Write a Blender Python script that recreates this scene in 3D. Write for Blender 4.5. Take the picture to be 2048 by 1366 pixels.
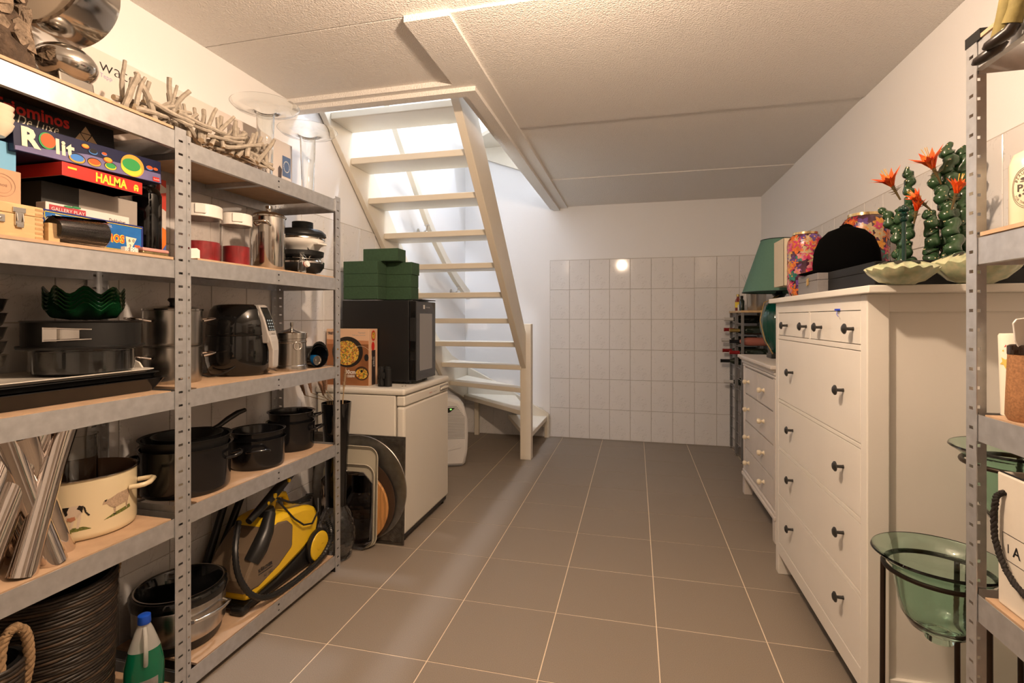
import bpy, math, random
from mathutils import Matrix, Vector, Euler
PI = math.pi
for o in list(bpy.data.objects): bpy.data.objects.remove(o, do_unlink=True)
scene = bpy.context.scene
COL = scene.collection

# ---------------------------------------------------------------- camera
CAM_H = 1.217
cam_data = bpy.data.cameras.new('camera'); cam = bpy.data.objects.new('camera', cam_data); COL.objects.link(cam)
cam_data.sensor_width = 36.0; cam_data.lens = 1013.7 / 2048 * 36.0
cam_data.shift_y = -(683 - 635.9) / 2048
cam_data.clip_start = 0.02
cam.location = (0, 0, CAM_H); cam.rotation_euler = (PI / 2, 0, 0.238776)
scene.camera = cam

# ---------------------------------------------------------------- world, lights, exposure
world = bpy.data.worlds.new('world'); scene.world = world; world.use_nodes = True
world.node_tree.nodes['Background'].inputs[0].default_value = (0.9, 0.93, 1.0, 1)
world.node_tree.nodes['Background'].inputs[1].default_value = 0.02
scene.view_settings.view_transform = 'Standard'; scene.view_settings.look = 'None'
scene.view_settings.gamma = 1.0; scene.view_settings.use_curve_mapping = False
scene.view_settings.exposure = 0.0
LAMP_AT = (-0.23, 1.10, 2.152); LAMP_W = 94.0; LAMP_COL = (1.0, 0.74, 0.53); LAMP_R = 0.035
HALL_AT = (-0.93, 3.55, 4.72); HALL_W = 235.0; HALL_COL = (0.80, 0.87, 1.0); HALL_R = 0.05

# ---------------------------------------------------------------- materials
MATS = {}
def mat(name, col, rough=0.5, metal=0.0, noise=None, bump=None, trans=0.0, ior=1.45, coat=0.0, emit=None,
        spec=0.5, wave=None, col2=None, alpha=None, sheen=0.0, stretch=None):
    """noise=(scale, amount)  bump=(scale, strength, distance)  wave=(scale, amount)"""
    if name in MATS: return MATS[name]
    m = bpy.data.materials.new(name); m.use_nodes = True; MATS[name] = m
    nt = m.node_tree; b = nt.nodes['Principled BSDF']
    c = (*col, 1)
    b.inputs['Base Color'].default_value = c
    b.inputs['Roughness'].default_value = rough; b.inputs['Metallic'].default_value = metal
    b.inputs['Transmission Weight'].default_value = trans; b.inputs['IOR'].default_value = ior
    b.inputs['Coat Weight'].default_value = coat; b.inputs['Specular IOR Level'].default_value = spec
    b.inputs['Sheen Weight'].default_value = sheen
    if emit:
        b.inputs['Emission Color'].default_value = (*emit[0], 1); b.inputs['Emission Strength'].default_value = emit[1]
    tc = nt.nodes.new('ShaderNodeTexCoord'); src = tc.outputs['Object']
    if stretch:
        mp = nt.nodes.new('ShaderNodeMapping'); mp.inputs['Scale'].default_value = stretch
        nt.links.new(src, mp.inputs['Vector']); src = mp.outputs['Vector']
    fac = None
    if noise:
        n = nt.nodes.new('ShaderNodeTexNoise'); n.inputs['Scale'].default_value = noise[0]
        n.inputs['Detail'].default_value = 4; nt.links.new(src, n.inputs['Vector']); fac = n.outputs['Fac']; amt = noise[1]
    if wave:
        n = nt.nodes.new('ShaderNodeTexWave'); n.inputs['Scale'].default_value = wave[0]
        n.inputs['Distortion'].default_value = 6; n.inputs['Detail'].default_value = 3
        n.inputs['Detail Scale'].default_value = 1.5
        nt.links.new(src, n.inputs['Vector']); fac = n.outputs['Fac']; amt = wave[1]
    if fac is not None:
        cr = nt.nodes.new('ShaderNodeValToRGB')
        cr.color_ramp.elements[0].position = 0.3; cr.color_ramp.elements[1].position = 0.7
        lo = col2 if col2 else tuple(x * (1 - amt) for x in col)
        cr.color_ramp.elements[0].color = (*lo, 1); cr.color_ramp.elements[1].color = c
        nt.links.new(fac, cr.inputs['Fac']); nt.links.new(cr.outputs['Color'], b.inputs['Base Color'])
    if bump:
        n2 = nt.nodes.new('ShaderNodeTexNoise'); n2.inputs['Scale'].default_value = bump[0]; n2.inputs['Detail'].default_value = 3
        nt.links.new(src, n2.inputs['Vector'])
        bp = nt.nodes.new('ShaderNodeBump'); bp.inputs['Strength'].default_value = bump[1]
        bp.inputs['Distance'].default_value = bump[2] if len(bump) > 2 else 0.002
        nt.links.new(n2.outputs['Fac'], bp.inputs['Height']); nt.links.new(bp.outputs['Normal'], b.inputs['Normal'])
    return m

def voro_mat(name, cols, scale, rough=0.4, coat=0.0, base=None):
    """patchwork of colours, one per Voronoi cell"""
    if name in MATS: return MATS[name]
    m = bpy.data.materials.new(name); m.use_nodes = True; MATS[name] = m
    nt = m.node_tree; b = nt.nodes['Principled BSDF']; b.inputs['Roughness'].default_value = rough
    b.inputs['Coat Weight'].default_value = coat
    tc = nt.nodes.new('ShaderNodeTexCoord'); v = nt.nodes.new('ShaderNodeTexVoronoi'); v.inputs['Scale'].default_value = scale
    nt.links.new(tc.outputs['Object'], v.inputs['Vector'])
    cr = nt.nodes.new('ShaderNodeValToRGB'); cr.color_ramp.interpolation = 'CONSTANT'
    el = cr.color_ramp.elements
    while len(el) < len(cols): el.new(0.5)
    for i, c in enumerate(cols):
        el[i].position = i / len(cols); el[i].color = (*c, 1)
    sp = nt.nodes.new('ShaderNodeSeparateColor')
    nt.links.new(v.outputs['Color'], sp.inputs[0]); nt.links.new(sp.outputs[0], cr.inputs['Fac'])
    nt.links.new(cr.outputs['Color'], b.inputs['Base Color'])
    return m

def tile_mat(name, base, vein):
    m = bpy.data.materials.new(name); m.use_nodes = True; MATS[name] = m
    nt = m.node_tree; b = nt.nodes['Principled BSDF']; b.inputs['Roughness'].default_value = 0.06
    tc = nt.nodes.new('ShaderNodeTexCoord')
    oi = nt.nodes.new('ShaderNodeObjectInfo')
    n = nt.nodes.new('ShaderNodeTexNoise'); n.inputs['Scale'].default_value = 16; n.inputs['Detail'].default_value = 6
    n.inputs['Distortion'].default_value = 1.6
    nt.links.new(tc.outputs['Object'], n.inputs['Vector'])
    cr = nt.nodes.new('ShaderNodeValToRGB'); e = cr.color_ramp.elements
    e[0].position = 0.485; e[0].color = (*base, 1); e[1].position = 0.515; e[1].color = (*base, 1)
    k = e.new(0.5); k.color = (*vein, 1)
    nt.links.new(n.outputs['Fac'], cr.inputs['Fac'])
    n3 = nt.nodes.new('ShaderNodeTexNoise'); n3.inputs['Scale'].default_value = 7; nt.links.new(tc.outputs['Object'], n3.inputs['Vector'])
    gt = nt.nodes.new('ShaderNodeMath'); gt.operation = 'GREATER_THAN'; gt.inputs[1].default_value = 0.52
    nt.links.new(n3.outputs['Fac'], gt.inputs[0])
    mx = nt.nodes.new('ShaderNodeMix'); mx.data_type = 'RGBA'; mx.inputs['A'].default_value = (*base, 1)
    nt.links.new(gt.outputs[0], mx.inputs['Factor']); nt.links.new(cr.outputs['Color'], mx.inputs['B'])
    nt.links.new(mx.outputs['Result'], b.inputs['Base Color'])
    return m

PAINT = mat('wall_paint', (0.88, 0.87, 0.86), 0.85, bump=(260, 0.25, 0.002))
STIPPLE = mat('ceiling_stipple', (0.86, 0.83, 0.79), 0.95, bump=(150, 0.8, 0.009))
FLOORT = mat('floor_tile_speckle', (0.305, 0.249, 0.195), 0.50, noise=(420, 0.35), bump=(500, 0.15, 0.0006))
GROUT = mat('grout_cream', (0.80, 0.66, 0.50), 0.9, noise=(60, 0.1))
WGROUT = mat('wall_grout', (0.52, 0.47, 0.42), 0.9, noise=(60, 0.1))
WTILE = tile_mat('wall_tile_marbled', (0.80, 0.78, 0.76), (0.60, 0.58, 0.56))
CREAM = mat('cream_stair_paint', (0.80, 0.73, 0.60), 0.35, noise=(8, 0.04))
ZINC = mat('galvanised_steel', (0.60, 0.605, 0.615), 0.40, metal=0.7, noise=(38, 0.18), bump=(60, 0.06, 0.001))
MDF = mat('mdf_board', (0.52, 0.35, 0.22), 0.7, noise=(25, 0.14))
BLACKP = mat('black_plastic', (0.012, 0.012, 0.012), 0.35)
BLACKG = mat('black_gloss', (0.006, 0.006, 0.006), 0.08, coat=0.4)
BLACKM = mat('black_nonstick', (0.010, 0.010, 0.010), 0.42, noise=(200, 0.2))
STEEL = mat('polished_steel', (0.66, 0.63, 0.59), 0.12, metal=1.0, noise=(12, 0.08))
BRUSH = mat('brushed_steel', (0.55, 0.52, 0.48), 0.26, metal=1.0, noise=(90, 0.18), stretch=(1, 1, 0.04))
CHROME = mat('chrome', (0.78, 0.72, 0.68), 0.05, metal=1.0, noise=(5, 0.1))
GLASS = mat('clear_glass', (0.97, 0.985, 0.98), 0.01, trans=1.0, ior=1.45)
GGLASS = mat('green_glass', (0.62, 0.82, 0.72), 0.03, trans=1.0, ior=1.45, bump=(40, 0.08, 0.002))
WHITEP = mat('white_plastic', (0.78, 0.75, 0.70), 0.3)
WLACQ = mat('white_lacquer', (0.80, 0.76, 0.69), 0.38, noise=(6, 0.03))
CHESTW = mat('cream_chest_paint', (0.72, 0.66, 0.60), 0.42, noise=(9, 0.08))
KNOBD = mat('dark_knob', (0.05, 0.048, 0.045), 0.35, metal=0.5)
KNOBC = mat('cream_knob', (0.78, 0.68, 0.50), 0.3)
BRASS = mat('brass', (0.78, 0.58, 0.30), 0.2, metal=1.0)
WOODL = mat('light_beech', (0.68, 0.46, 0.23), 0.45, wave=(5, 0.14), stretch=(1, 1, 6))
RED = mat('print_red', (0.62, 0.03, 0.02), 0.45, noise=(20, 0.1))
YEL = mat('print_yellow', (0.85, 0.62, 0.05), 0.45)
WHITE = mat('print_white', (0.78, 0.75, 0.70), 0.5)
INK = mat('print_black', (0.012, 0.012, 0.014), 0.5)

# ---------------------------------------------------------------- mesh builder
def I4(): return Matrix.Identity(4)
def TR(x=0, y=0, z=0, rx=0, ry=0, rz=0):
    return Matrix.Translation((x, y, z)) @ Euler((rx, ry, rz)).to_matrix().to_4x4()
class MB:
    def __init__(s): s.v = []; s.f = []; s.m = []; s.T = I4(); s.mi = 0
    def add(s, vs, fs):
        o = len(s.v); s.v += [tuple(s.T @ Vector(p)) for p in vs]
        s.f += [tuple(i + o for i in f) for f in fs]; s.m += [s.mi] * len(fs); return s
    def box(s, x0, x1, y0, y1, z0, z1):
        return s.add([(x0,y0,z0),(x1,y0,z0),(x1,y1,z0),(x0,y1,z0),(x0,y0,z1),(x1,y0,z1),(x1,y1,z1),(x0,y1,z1)],
              [(0,3,2,1),(4,5,6,7),(0,1,5,4),(1,2,6,5),(2,3,7,6),(3,0,4,7)])
    def quad(s, a, b, c, d): return s.add([a, b, c, d], [(0, 1, 2, 3)])
    def poly(s, pts): return s.add(pts, [tuple(range(len(pts)))])
    def prism(s, poly, a, b, axis='z'):
        """extrude a closed 2-D outline between a and b along an axis ('z': xy, 'x': yz, 'y': xz)"""
        n = len(poly)
        def P(p, t): return (p[0], p[1], t) if axis == 'z' else ((t, p[0], p[1]) if axis == 'x' else (p[0], t, p[1]))
        vs = [P(p, a) for p in poly] + [P(p, b) for p in poly]
        ar = sum(poly[i][0] * poly[(i+1) % n][1] - poly[(i+1) % n][0] * poly[i][1] for i in range(n))
        flip = (ar < 0) != (axis == 'y') != (b < a)
        fs = [tuple(range(n))[::-1], tuple(range(n, 2 * n))] + [(i, (i+1) % n, n + (i+1) % n, n + i) for i in range(n)]
        if flip: fs = [f[::-1] for f in fs]
        return s.add(vs, fs)
    def lathe(s, prof, n=32, cx=0, cy=0, sx=1, sy=1, wob=None, close=False):
        """prof: [(r, z)...] from outside bottom up; wob(angle, r, z)->(r, z)"""
        vs = []; fs = []; rings = []
        for (r, z) in prof:
            if r < 1e-6: rings.append([len(vs)]); vs.append((cx, cy, z))
            else:
                ids = []
                for k in range(n):
                    a = 2 * PI * k / n; rr, zz = (r, z) if not wob else wob(a, r, z)
                    ids.append(len(vs)); vs.append((cx + rr * sx * math.cos(a), cy + rr * sy * math.sin(a), zz))
                rings.append(ids)
        if close: rings.append(rings[0])
        for A, B in zip(rings, rings[1:]):
            if len(A) == 1 and len(B) == 1: continue
            for k in range(n):
                k2 = (k + 1) % n
                if len(A) == 1: fs.append((A[0], B[k2], B[k]))
                elif len(B) == 1: fs.append((A[k], A[k2], B[0]))
                else: fs.append((A[k], A[k2], B[k2], B[k]))
        return s.add(vs, fs)
    def tube(s, pts, r, n=8, caps=True, closed=False, flat=1.0):
        pts = [Vector(p) for p in pts]; m = len(pts); vs = []; fs = []
        rad = r if isinstance(r, (list, tuple)) else [r] * m
        up = None
        for i, p in enumerate(pts):
            if closed: t = pts[(i + 1) % m] - pts[i - 1]
            else: t = pts[min(i + 1, m - 1)] - pts[max(i - 1, 0)]
            if t.length < 1e-9: t = Vector((0, 0, 1))
            t.normalize()
            if up is None:
                up = Vector((0, 0, 1)) if abs(t.z) < 0.9 else Vector((1, 0, 0))
            a = up - t * up.dot(t)
            if a.length < 1e-6: a = t.orthogonal()
            a.normalize(); b = t.cross(a); up = a
            for k in range(n):
                an = 2 * PI * k / n
                vs.append(tuple(p + rad[i] * (math.cos(an) * a * flat + math.sin(an) * b)))
        for i in range(m - 1 + (1 if closed else 0)):
            j = (i + 1) % m
            for k in range(n):
                k2 = (k + 1) % n
                fs.append((i * n + k, i * n + k2, j * n + k2, j * n + k))
        if caps and not closed:
            fs.append(tuple(range(n))[::-1]); fs.append(tuple(range((m - 1) * n, m * n)))
        return s.add(vs, fs)
    def sphere(s, c, rx, ry=None, rz=None, n=20, m=12):
        ry = ry or rx; rz = rz or rx
        prof = [(math.sin(PI * i / m), -math.cos(PI * i / m)) for i in range(m + 1)]
        old = s.T; s.T = s.T @ Matrix.Translation(c) @ Matrix.Diagonal((rx, ry, rz, 1))
        s.lathe(prof, n); s.T = old; return s
    def mesh(s, name, mats, smooth=None):
        me = bpy.data.meshes.new(name); me.from_pydata(s.v, [], s.f)
        for m in (mats if isinstance(mats, (list, tuple)) else [mats]): me.materials.append(m)
        if any(s.m): me.polygons.foreach_set('material_index', s.m)
        me.validate(); me.update()
        if smooth:
            for p in me.polygons: p.use_smooth = True
            me.set_sharp_from_angle(angle=math.radians(smooth))
        return me
    def build(s, name, mats, parent=None, smooth=None, bevel=None, loc=None, rz=0.0, solid=None, label=None, sub=0):
        return link(name, s.mesh(name, mats, smooth), parent, loc, rz, bevel, solid, label, sub)
def link(name, me, parent=None, loc=None, rz=0.0, bevel=None, solid=None, label=None, sub=0):
    o = bpy.data.objects.new(name, me); COL.objects.link(o); o.parent = parent
    if loc: o.location = loc
    if rz: o.rotation_euler = (0, 0, rz)
    if solid: md = o.modifiers.new('solidify', 'SOLIDIFY'); md.thickness = solid; md.offset = 0
    if bevel:
        md = o.modifiers.new('bevel', 'BEVEL'); md.width = bevel; md.segments = 2; md.limit_method = 'ANGLE'
    if sub:
        md = o.modifiers.new('subdivision', 'SUBSURF'); md.levels = sub; md.render_levels = sub
    if label: o['label'] = label
    return o
def tag(o, label, cat, group=None):
    o['label'] = label; o['category'] = cat
    if group: o['group'] = group
    return o
def thing(name, label, cat, loc=(0, 0, 0), rz=0.0, group=None, rx=0.0, ry=0.0):
    o = bpy.data.objects.new(name, None); COL.objects.link(o); o.empty_display_size = 0.05
    o.location = loc; o.rotation_euler = (rx, ry, rz); return tag(o, label, cat, group)
def struct(o): o['kind'] = 'structure'; return o
def rot3(right, up):
    r = Vector(right).normalized(); u = Vector(up).normalized(); n = r.cross(u)
    return Matrix((r, u, n)).transposed().to_4x4()
FACE_PX = rot3((0, 1, 0), (0, 0, 1))     # print on a face looking along +x
FACE_NX = rot3((0, -1, 0), (0, 0, 1))    # print on a face looking along -x
FACE_NY = rot3((1, 0, 0), (0, 0, 1))     # print on a face looking along -y
def text(s, size, m, parent, pos, face, name='lettering', width=None, shear=0.0, bold=0.0, roll=0.0, align='LEFT', spacing=1.0, arc=None):
    cu = bpy.data.curves.new('t', 'FONT'); cu.body = s; cu.size = size; cu.shear = shear; cu.offset = bold; cu.align_x = align
    cu.space_character = spacing; cu.resolution_u = 2
    t = bpy.data.objects.new('t', cu); COL.objects.link(t); bpy.context.view_layer.update()
    me = bpy.data.meshes.new_from_object(t.evaluated_get(bpy.context.evaluated_depsgraph_get()))
    bpy.data.objects.remove(t, do_unlink=True)
    me.materials.clear(); me.materials.append(m)
    if width:
        xs = [v.co.x for v in me.vertices]; k = width / max(1e-6, max(xs) - min(xs))
        for v in me.vertices: v.co.x *= k
    if arc:   # bend lettering along a circle of radius arc (centre at origin, text centred on the top)
        for v in me.vertices:
            a = v.co.x / arc; rr = abs(arc) + (v.co.y if arc > 0 else -v.co.y)
            sg = 1 if arc > 0 else -1
            v.co.x = math.sin(a) * rr * sg; v.co.y = math.cos(a) * rr * sg
    o = bpy.data.objects.new(name, me); COL.objects.link(o); o.parent = parent
    o.matrix_local = Matrix.Translation(pos) @ face @ Matrix.Rotation(roll, 4, 'Z')
    return o
def decal(polys, m, parent, pos, face, name='print', roll=0.0):
    """flat printed shapes: list of 2-D outlines"""
    b = MB()
    for p in polys: b.poly([(x, y, 0) for x, y in p])
    o = b.build(name, m, parent); o.matrix_local = Matrix.Translation(pos) @ face @ Matrix.Rotation(roll, 4, 'Z'); return o
def ell(cx, cy, a, b, n=28): return [(cx + a * math.cos(2*PI*i/n), cy + b * math.sin(2*PI*i/n)) for i in range(n)]
def rect(x0, x1, y0, y1): return [(x0, y0), (x1, y0), (x1, y1), (x0, y1)]
def star(cx, cy, r, a0=0.3, k=0.45): return [(cx + (r if i % 2 == 0 else r*k) * math.sin(a0 + PI*i/5), cy + (r if i % 2 == 0 else r*k) * math.cos(a0 + PI*i/5)) for i in range(10)]
def copy_tree(o, parent=None, loc=None, rz=None):
    c = o.copy(); COL.objects.link(c); c.parent = parent
    if loc is not None: c.location = loc
    if rz is not None: c.rotation_euler[2] = rz
    for ch in [x for x in bpy.data.objects if x.parent == o]: copy_tree(ch, c)
    return c
def shell(prof, t):
    """outside profile (bottom centre up to the rim) -> closed vessel wall of thickness t"""
    inner = [(max(r - t, 0), z + (t if i == 0 or prof[i][1] == prof[0][1] else 0)) for i, (r, z) in enumerate(prof)]
    inner = [(0 if prof[i][0] == 0 else r, z) for i, (r, z) in enumerate(inner)]
    return prof + inner[::-1]
# ================================================================ the room
XL, XR, YB, YF, ZC, ZT = -1.765, 1.140, 5.140, -1.60, 2.348, 4.95
def slab(name, x0, x1, y0, y1, z0, z1, m, parent=None):
    return MB().box(x0, x1, y0, y1, z0, z1).build(name, m, parent)
floor = struct(slab('floor', XL, XR, YF, YB, -0.06, -0.002, GROUT))
def tile_mesh(name, a, b, t, m, ch=0.0015):
    """flat tile a x b in its own xy plane, face up, chamfered edge"""
    x, y = a / 2, b / 2
    bm = MB().add([(-x,-y,-t),(x,-y,-t),(x,y,-t),(-x,y,-t),(-x,-y,-ch),(x,-y,-ch),(x,y,-ch),(-x,y,-ch),
                   (-x+ch,-y+ch,0),(x-ch,-y+ch,0),(x-ch,y-ch,0),(-x+ch,y-ch,0)],
       [(0,1,5,4),(1,2,6,5),(2,3,7,6),(3,0,4,7),(4,5,9,8),(5,6,10,9),(6,7,11,10),(7,4,8,11),(8,9,10,11)])
    return bm.mesh(name, m)
rnd = random.Random(3)
TG = 0.0042
def spans(lo, hi, origin, step):
    k = math.floor((lo - origin) / step + 1e-6); out = []
    while origin + k * step < hi - 0.012:
        out.append((max(lo, origin + k * step), min(hi, origin + (k + 1) * step))); k += 1
    return out
cache = {}
for (x0, x1) in spans(XL, XR, -1.1195, 0.4):
    for (y0, y1) in spans(YF, YB, 1.6765, 0.4):
        key = (round(x1 - x0, 3), round(y1 - y0, 3))
        if key not in cache: cache[key] = tile_mesh('floor_tile', x1 - x0 - TG, y1 - y0 - TG, 0.006, FLOORT, 0.001)
        o = link('floor_tile', cache[key], floor, ((x0 + x1) / 2, (y0 + y1) / 2, rnd.uniform(-0.0004, 0.0)))
        o.rotation_euler = (0, 0, PI * rnd.randint(0, 1))
wall_back = struct(slab('wall_back', XL - 0.1, XR + 0.1, YB, YB + 0.12, -0.06, ZT, PAINT))
wall_left = struct(slab('wall_left', XL - 0.12, XL, YF, YB, -0.06, ZT, PAINT))
wall_right = struct(slab('wall_right', XR, XR + 0.12, YF, YB, -0.06, 2.60, PAINT))
wall_front = struct(slab('wall_front', XL - 0.1, XR + 0.1, YF - 0.12, YF, -0.06, 2.60, PAINT))
WT = 0.0035
def wall_tiles(wall, axis, u_spans, z_rows, plane, sgn):
    for (u0, u1) in u_spans:
        for (z0, z1) in z_rows:
            key = ('w', round(u1 - u0, 3), round(z1 - z0, 3))
            if key not in cache: cache[key] = tile_mesh('wall_tile', u1 - u0 - WT, z1 - z0 - WT, 0.006, WTILE)
            o = link('wall_tile', cache[key], wall)
            if axis == 'y':   R = rot3((1, 0, 0), (0, 0, 1)); p = ((u0 + u1) / 2, plane, (z0 + z1) / 2)
            elif sgn > 0:     R = FACE_PX; p = (plane, (u0 + u1) / 2, (z0 + z1) / 2)
            else:             R = FACE_NX; p = (plane, (u0 + u1) / 2, (z0 + z1) / 2)
            o.matrix_local = Matrix.Translation(p) @ R
ROWS = [(0.3 * k + 0.003, 0.3 * k + 0.303) for k in range(6)]
MB().box(-0.851, XR, YB - 0.003, YB + 0.01, 0, 1.806).build('tile_backing', WGROUT, wall_back)
wall_tiles(wall_back, 'y', spans(-0.849, XR - 0.006, -0.849, 0.2), ROWS, YB - 0.007, 0)
wall_tiles(wall_back, 'y', spans(-1.76, -0.92, -0.849, 0.2), ROWS[:1], YB - 0.007, 0)
MB().box(XL - 0.01, XL + 0.003, YF, 3.2, 0, 1.806).build('tile_backing', WGROUT, wall_left)
wall_tiles(wall_left, 'x', spans(-0.4, 3.2, 0.0, 0.2), ROWS, XL + 0.007, 1)
wall_tiles(wall_left, 'x', spans(3.2, YB - 0.01, 0.0, 0.2), ROWS[:1], XL + 0.007, 1)
MB().box(XR - 0.003, XR + 0.01, YF, YB - 0.008, 0, 1.806).build('tile_backing', WGROUT, wall_right)
wall_tiles(wall_right, 'x', spans(-0.2, YB - 0.008, YB - 0.008, 0.2), ROWS, XR - 0.007, -1)
# ceiling: concrete planks, a dropped strip, the trim round the stair opening
ceiling = struct(MB().box(XL, XR, YF, 1.768, 2.358, 2.60).build('ceiling', STIPPLE))
def panel(x0, x1, y0, y1, z): return slab('ceiling_panel', x0, x1, y0, y1, z, 2.60, STIPPLE, ceiling)
panel(XL, -0.85, 1.776, 2.29, 2.358)
panel(-0.668, XR, 1.770, 2.946, ZC); panel(-0.668, XR, 2.954, 4.117, ZC + 0.006); panel(-0.668, XR, 4.123, YB, ZC)
slab('joint_filler', XL, XR, 1.76, 1.78, 2.372, 2.60, STIPPLE, ceiling)
slab('joint_filler', -0.668, XR, 2.94, 2.96, 2.362, 2.60, STIPPLE, ceiling)
slab('joint_filler', -0.668, XR, 4.11, 4.13, 2.362, 2.60, STIPPLE, ceiling)
panel(-0.85, -0.668, 1.762, YB, 2.333); panel(XL, -0.85, 2.29, 2.375, 2.333)
trim_1 = struct(slab('trim_1', -0.806, -0.748, 2.325, YB, 2.310, 2.3335, STIPPLE))
trim_2 = struct(slab('trim_2', XL, -0.806, 2.325, 2.382, 2.310, 2.3335, STIPPLE))
panel(-0.806, -0.80, 2.375, YB, 2.3335); panel(XL, -0.806, 2.375, 2.382, 2.3335)
for b in ('ceiling_panel',): pass
# the hall upstairs: what shows and lights through the opening
HALLW = mat('hall_paint', (0.82, 0.82, 0.83), 0.9)
struct(slab('wall_hall_right', 0.45, 0.55, 1.0, YB, 2.60, ZT, HALLW))
struct(slab('wall_hall_front', XL, 0.55, 0.9, 1.0, 2.60, ZT, HALLW))
struct(slab('ceiling_hall', XL - 0.1, 0.55, 0.9, YB + 0.1, ZT, ZT + 0.08, HALLW))
up = MB().box(-0.80, 0.45, 1.0, YB, 2.60, 2.62); up.box(XL, -0.80, 1.0, 2.382, 2.60, 2.62)
struct(up.build('floor_hall', CREAM))

# lamps that light the place
def point(name, loc, watt, col, rad):
    L = bpy.data.lights.new(name, 'POINT'); L.energy = watt; L.color = col; L.shadow_soft_size = rad
    o = bpy.data.objects.new(name, L); COL.objects.link(o); o.location = loc; return o
BULB = mat('lit_bulb', (1, 0.9, 0.75), 0.3, emit=((1.0, 0.82, 0.62), 6.0))
BULBC = mat('lit_cool_bulb', (1, 1, 1), 0.3, emit=((0.95, 0.96, 1.0), 6.0))
def ceiling_lamp(loc, ztop, label, watt, col, rad, bulb):
    t = thing('ceiling_lamp', label, 'lamp', (loc[0], loc[1], ztop))
    MB().lathe([(0.0, -0.022), (0.045, -0.022), (0.05, -0.004), (0.05, 0.0), (0, 0)], 24).build('ceiling_rose', WHITEP, t, smooth=40)
    zb = loc[2] - ztop
    MB().lathe([(0.018, zb + 0.055), (0.019, -0.02), (0.0, -0.02)], 16).build('socket', WHITEP, t, smooth=40)
    p = point('lamp_light', (0, 0, zb - 0.0), watt, col, rad); p.parent = t
    MB().lathe([(0.016, zb + 0.056), (0.02, zb + 0.04), (0.022, zb + 0.034)], 16).build('bulb_neck', bulb, t, smooth=60)
ceiling_lamp(LAMP_AT, 2.358, 'bare bulb lamp on the ceiling in front of the stairs', LAMP_W, LAMP_COL, LAMP_R, BULB)
ceiling_lamp(HALL_AT, ZT, 'cool white lamp on the hall ceiling above the stairwell', HALL_W, HALL_COL, HALL_R, BULBC)

# ================================================================ the stairs
st = thing('staircase', 'cream open-riser staircase with winder treads and a newel post', 'staircase')
RX0, RX1 = -0.96, -0.912
for k in range(8):
    y = 2.614 + 0.2145 * k; z = 2.373 - 0.2 * k
    MB().box(-1.722, RX0 + 0.004, y, y + 0.235, z, z + 0.04).build('tread', CREAM, st, bevel=0.005)
winders = [ (0.81, [(-1.722,4.345),(-0.95,4.23),(-0.95,4.30),(-1.722,4.66)]),
            (0.615, [(-1.722,4.567),(-0.955,4.235),(-0.94,4.32),(-1.722,5.06)]),
            (0.42, [(-1.722,4.975),(-0.957,4.25),(-0.925,4.33),(-1.20,5.088),(-1.722,5.088)]),
            (0.22, [(-1.285,5.088),(-0.985,4.40),(-0.955,4.33),(-0.872,4.33),(-0.872,5.088)]) ]
for z, p in winders: MB().prism(p, z - 0.04, z).build('winder_tread', CREAM, st, bevel=0.004)
MB().prism([(2.385,2.62),(2.693,2.62),(4.252,1.088),(4.252,0.782),(2.385,2.544)], RX0, RX1, 'x').build('stringer', CREAM, st, bevel=0.004)
MB().prism([(2.385,2.62),(2.693,2.62),(4.25,1.06),(4.62,0.86),(5.128,0.70),(5.128,0.34),(4.50,0.57),(2.385,2.544)], XL + 0.008, -1.722, 'x').build('stringer', CREAM, st, bevel=0.004)
MB().prism([(-1.72,0.70),(-1.35,0.52),(-0.862,0.245),(-0.856,0.235),(-0.856,0.0),(-0.90,0.0),(-0.90,0.10),(-1.25,0.25),(-1.72,0.36)], 5.088, 5.132, 'y').build('wall_stringer', CREAM, st, bevel=0.003)
MB().box(-0.963, -0.868, 4.250, 4.332, 0, 1.166).build('newel_post', CREAM, st, bevel=0.004)
MB().box(-1.632, -1.585, 5.04, 5.086, 0, 0.38).build('support_post', CREAM, st, bevel=0.003)
# upper flight seen through the opening
us = thing('upper_staircase', 'cream winder treads of the next flight seen up through the stair opening', 'staircase')
for k, (p) in enumerate([[(-0.86,4.36),(-0.86,5.13),(-1.16,5.13),(-0.92,4.36)], [(-0.92,4.34),(-1.16,5.13),(-1.70,5.13),(-1.70,4.98),(-0.95,4.32)], [(-0.95,4.30),(-1.72,5.0),(-1.72,4.55),(-0.95,4.24)]]):
    MB().prism(p, 2.80 + 0.2 * k, 2.84 + 0.2 * k).build('winder_tread', CREAM, us, bevel=0.004)
MB().box(-0.95, -0.86, 4.25, 4.34, 2.62, 3.75).build('newel_post', CREAM, us, bevel=0.004)
MB().prism([(-0.84,2.64),(-0.84,2.95),(-1.72,3.35),(-1.72,2.95),(-1.2,2.76)], 5.10, 5.138, 'y').build('wall_stringer', CREAM, us)
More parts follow.
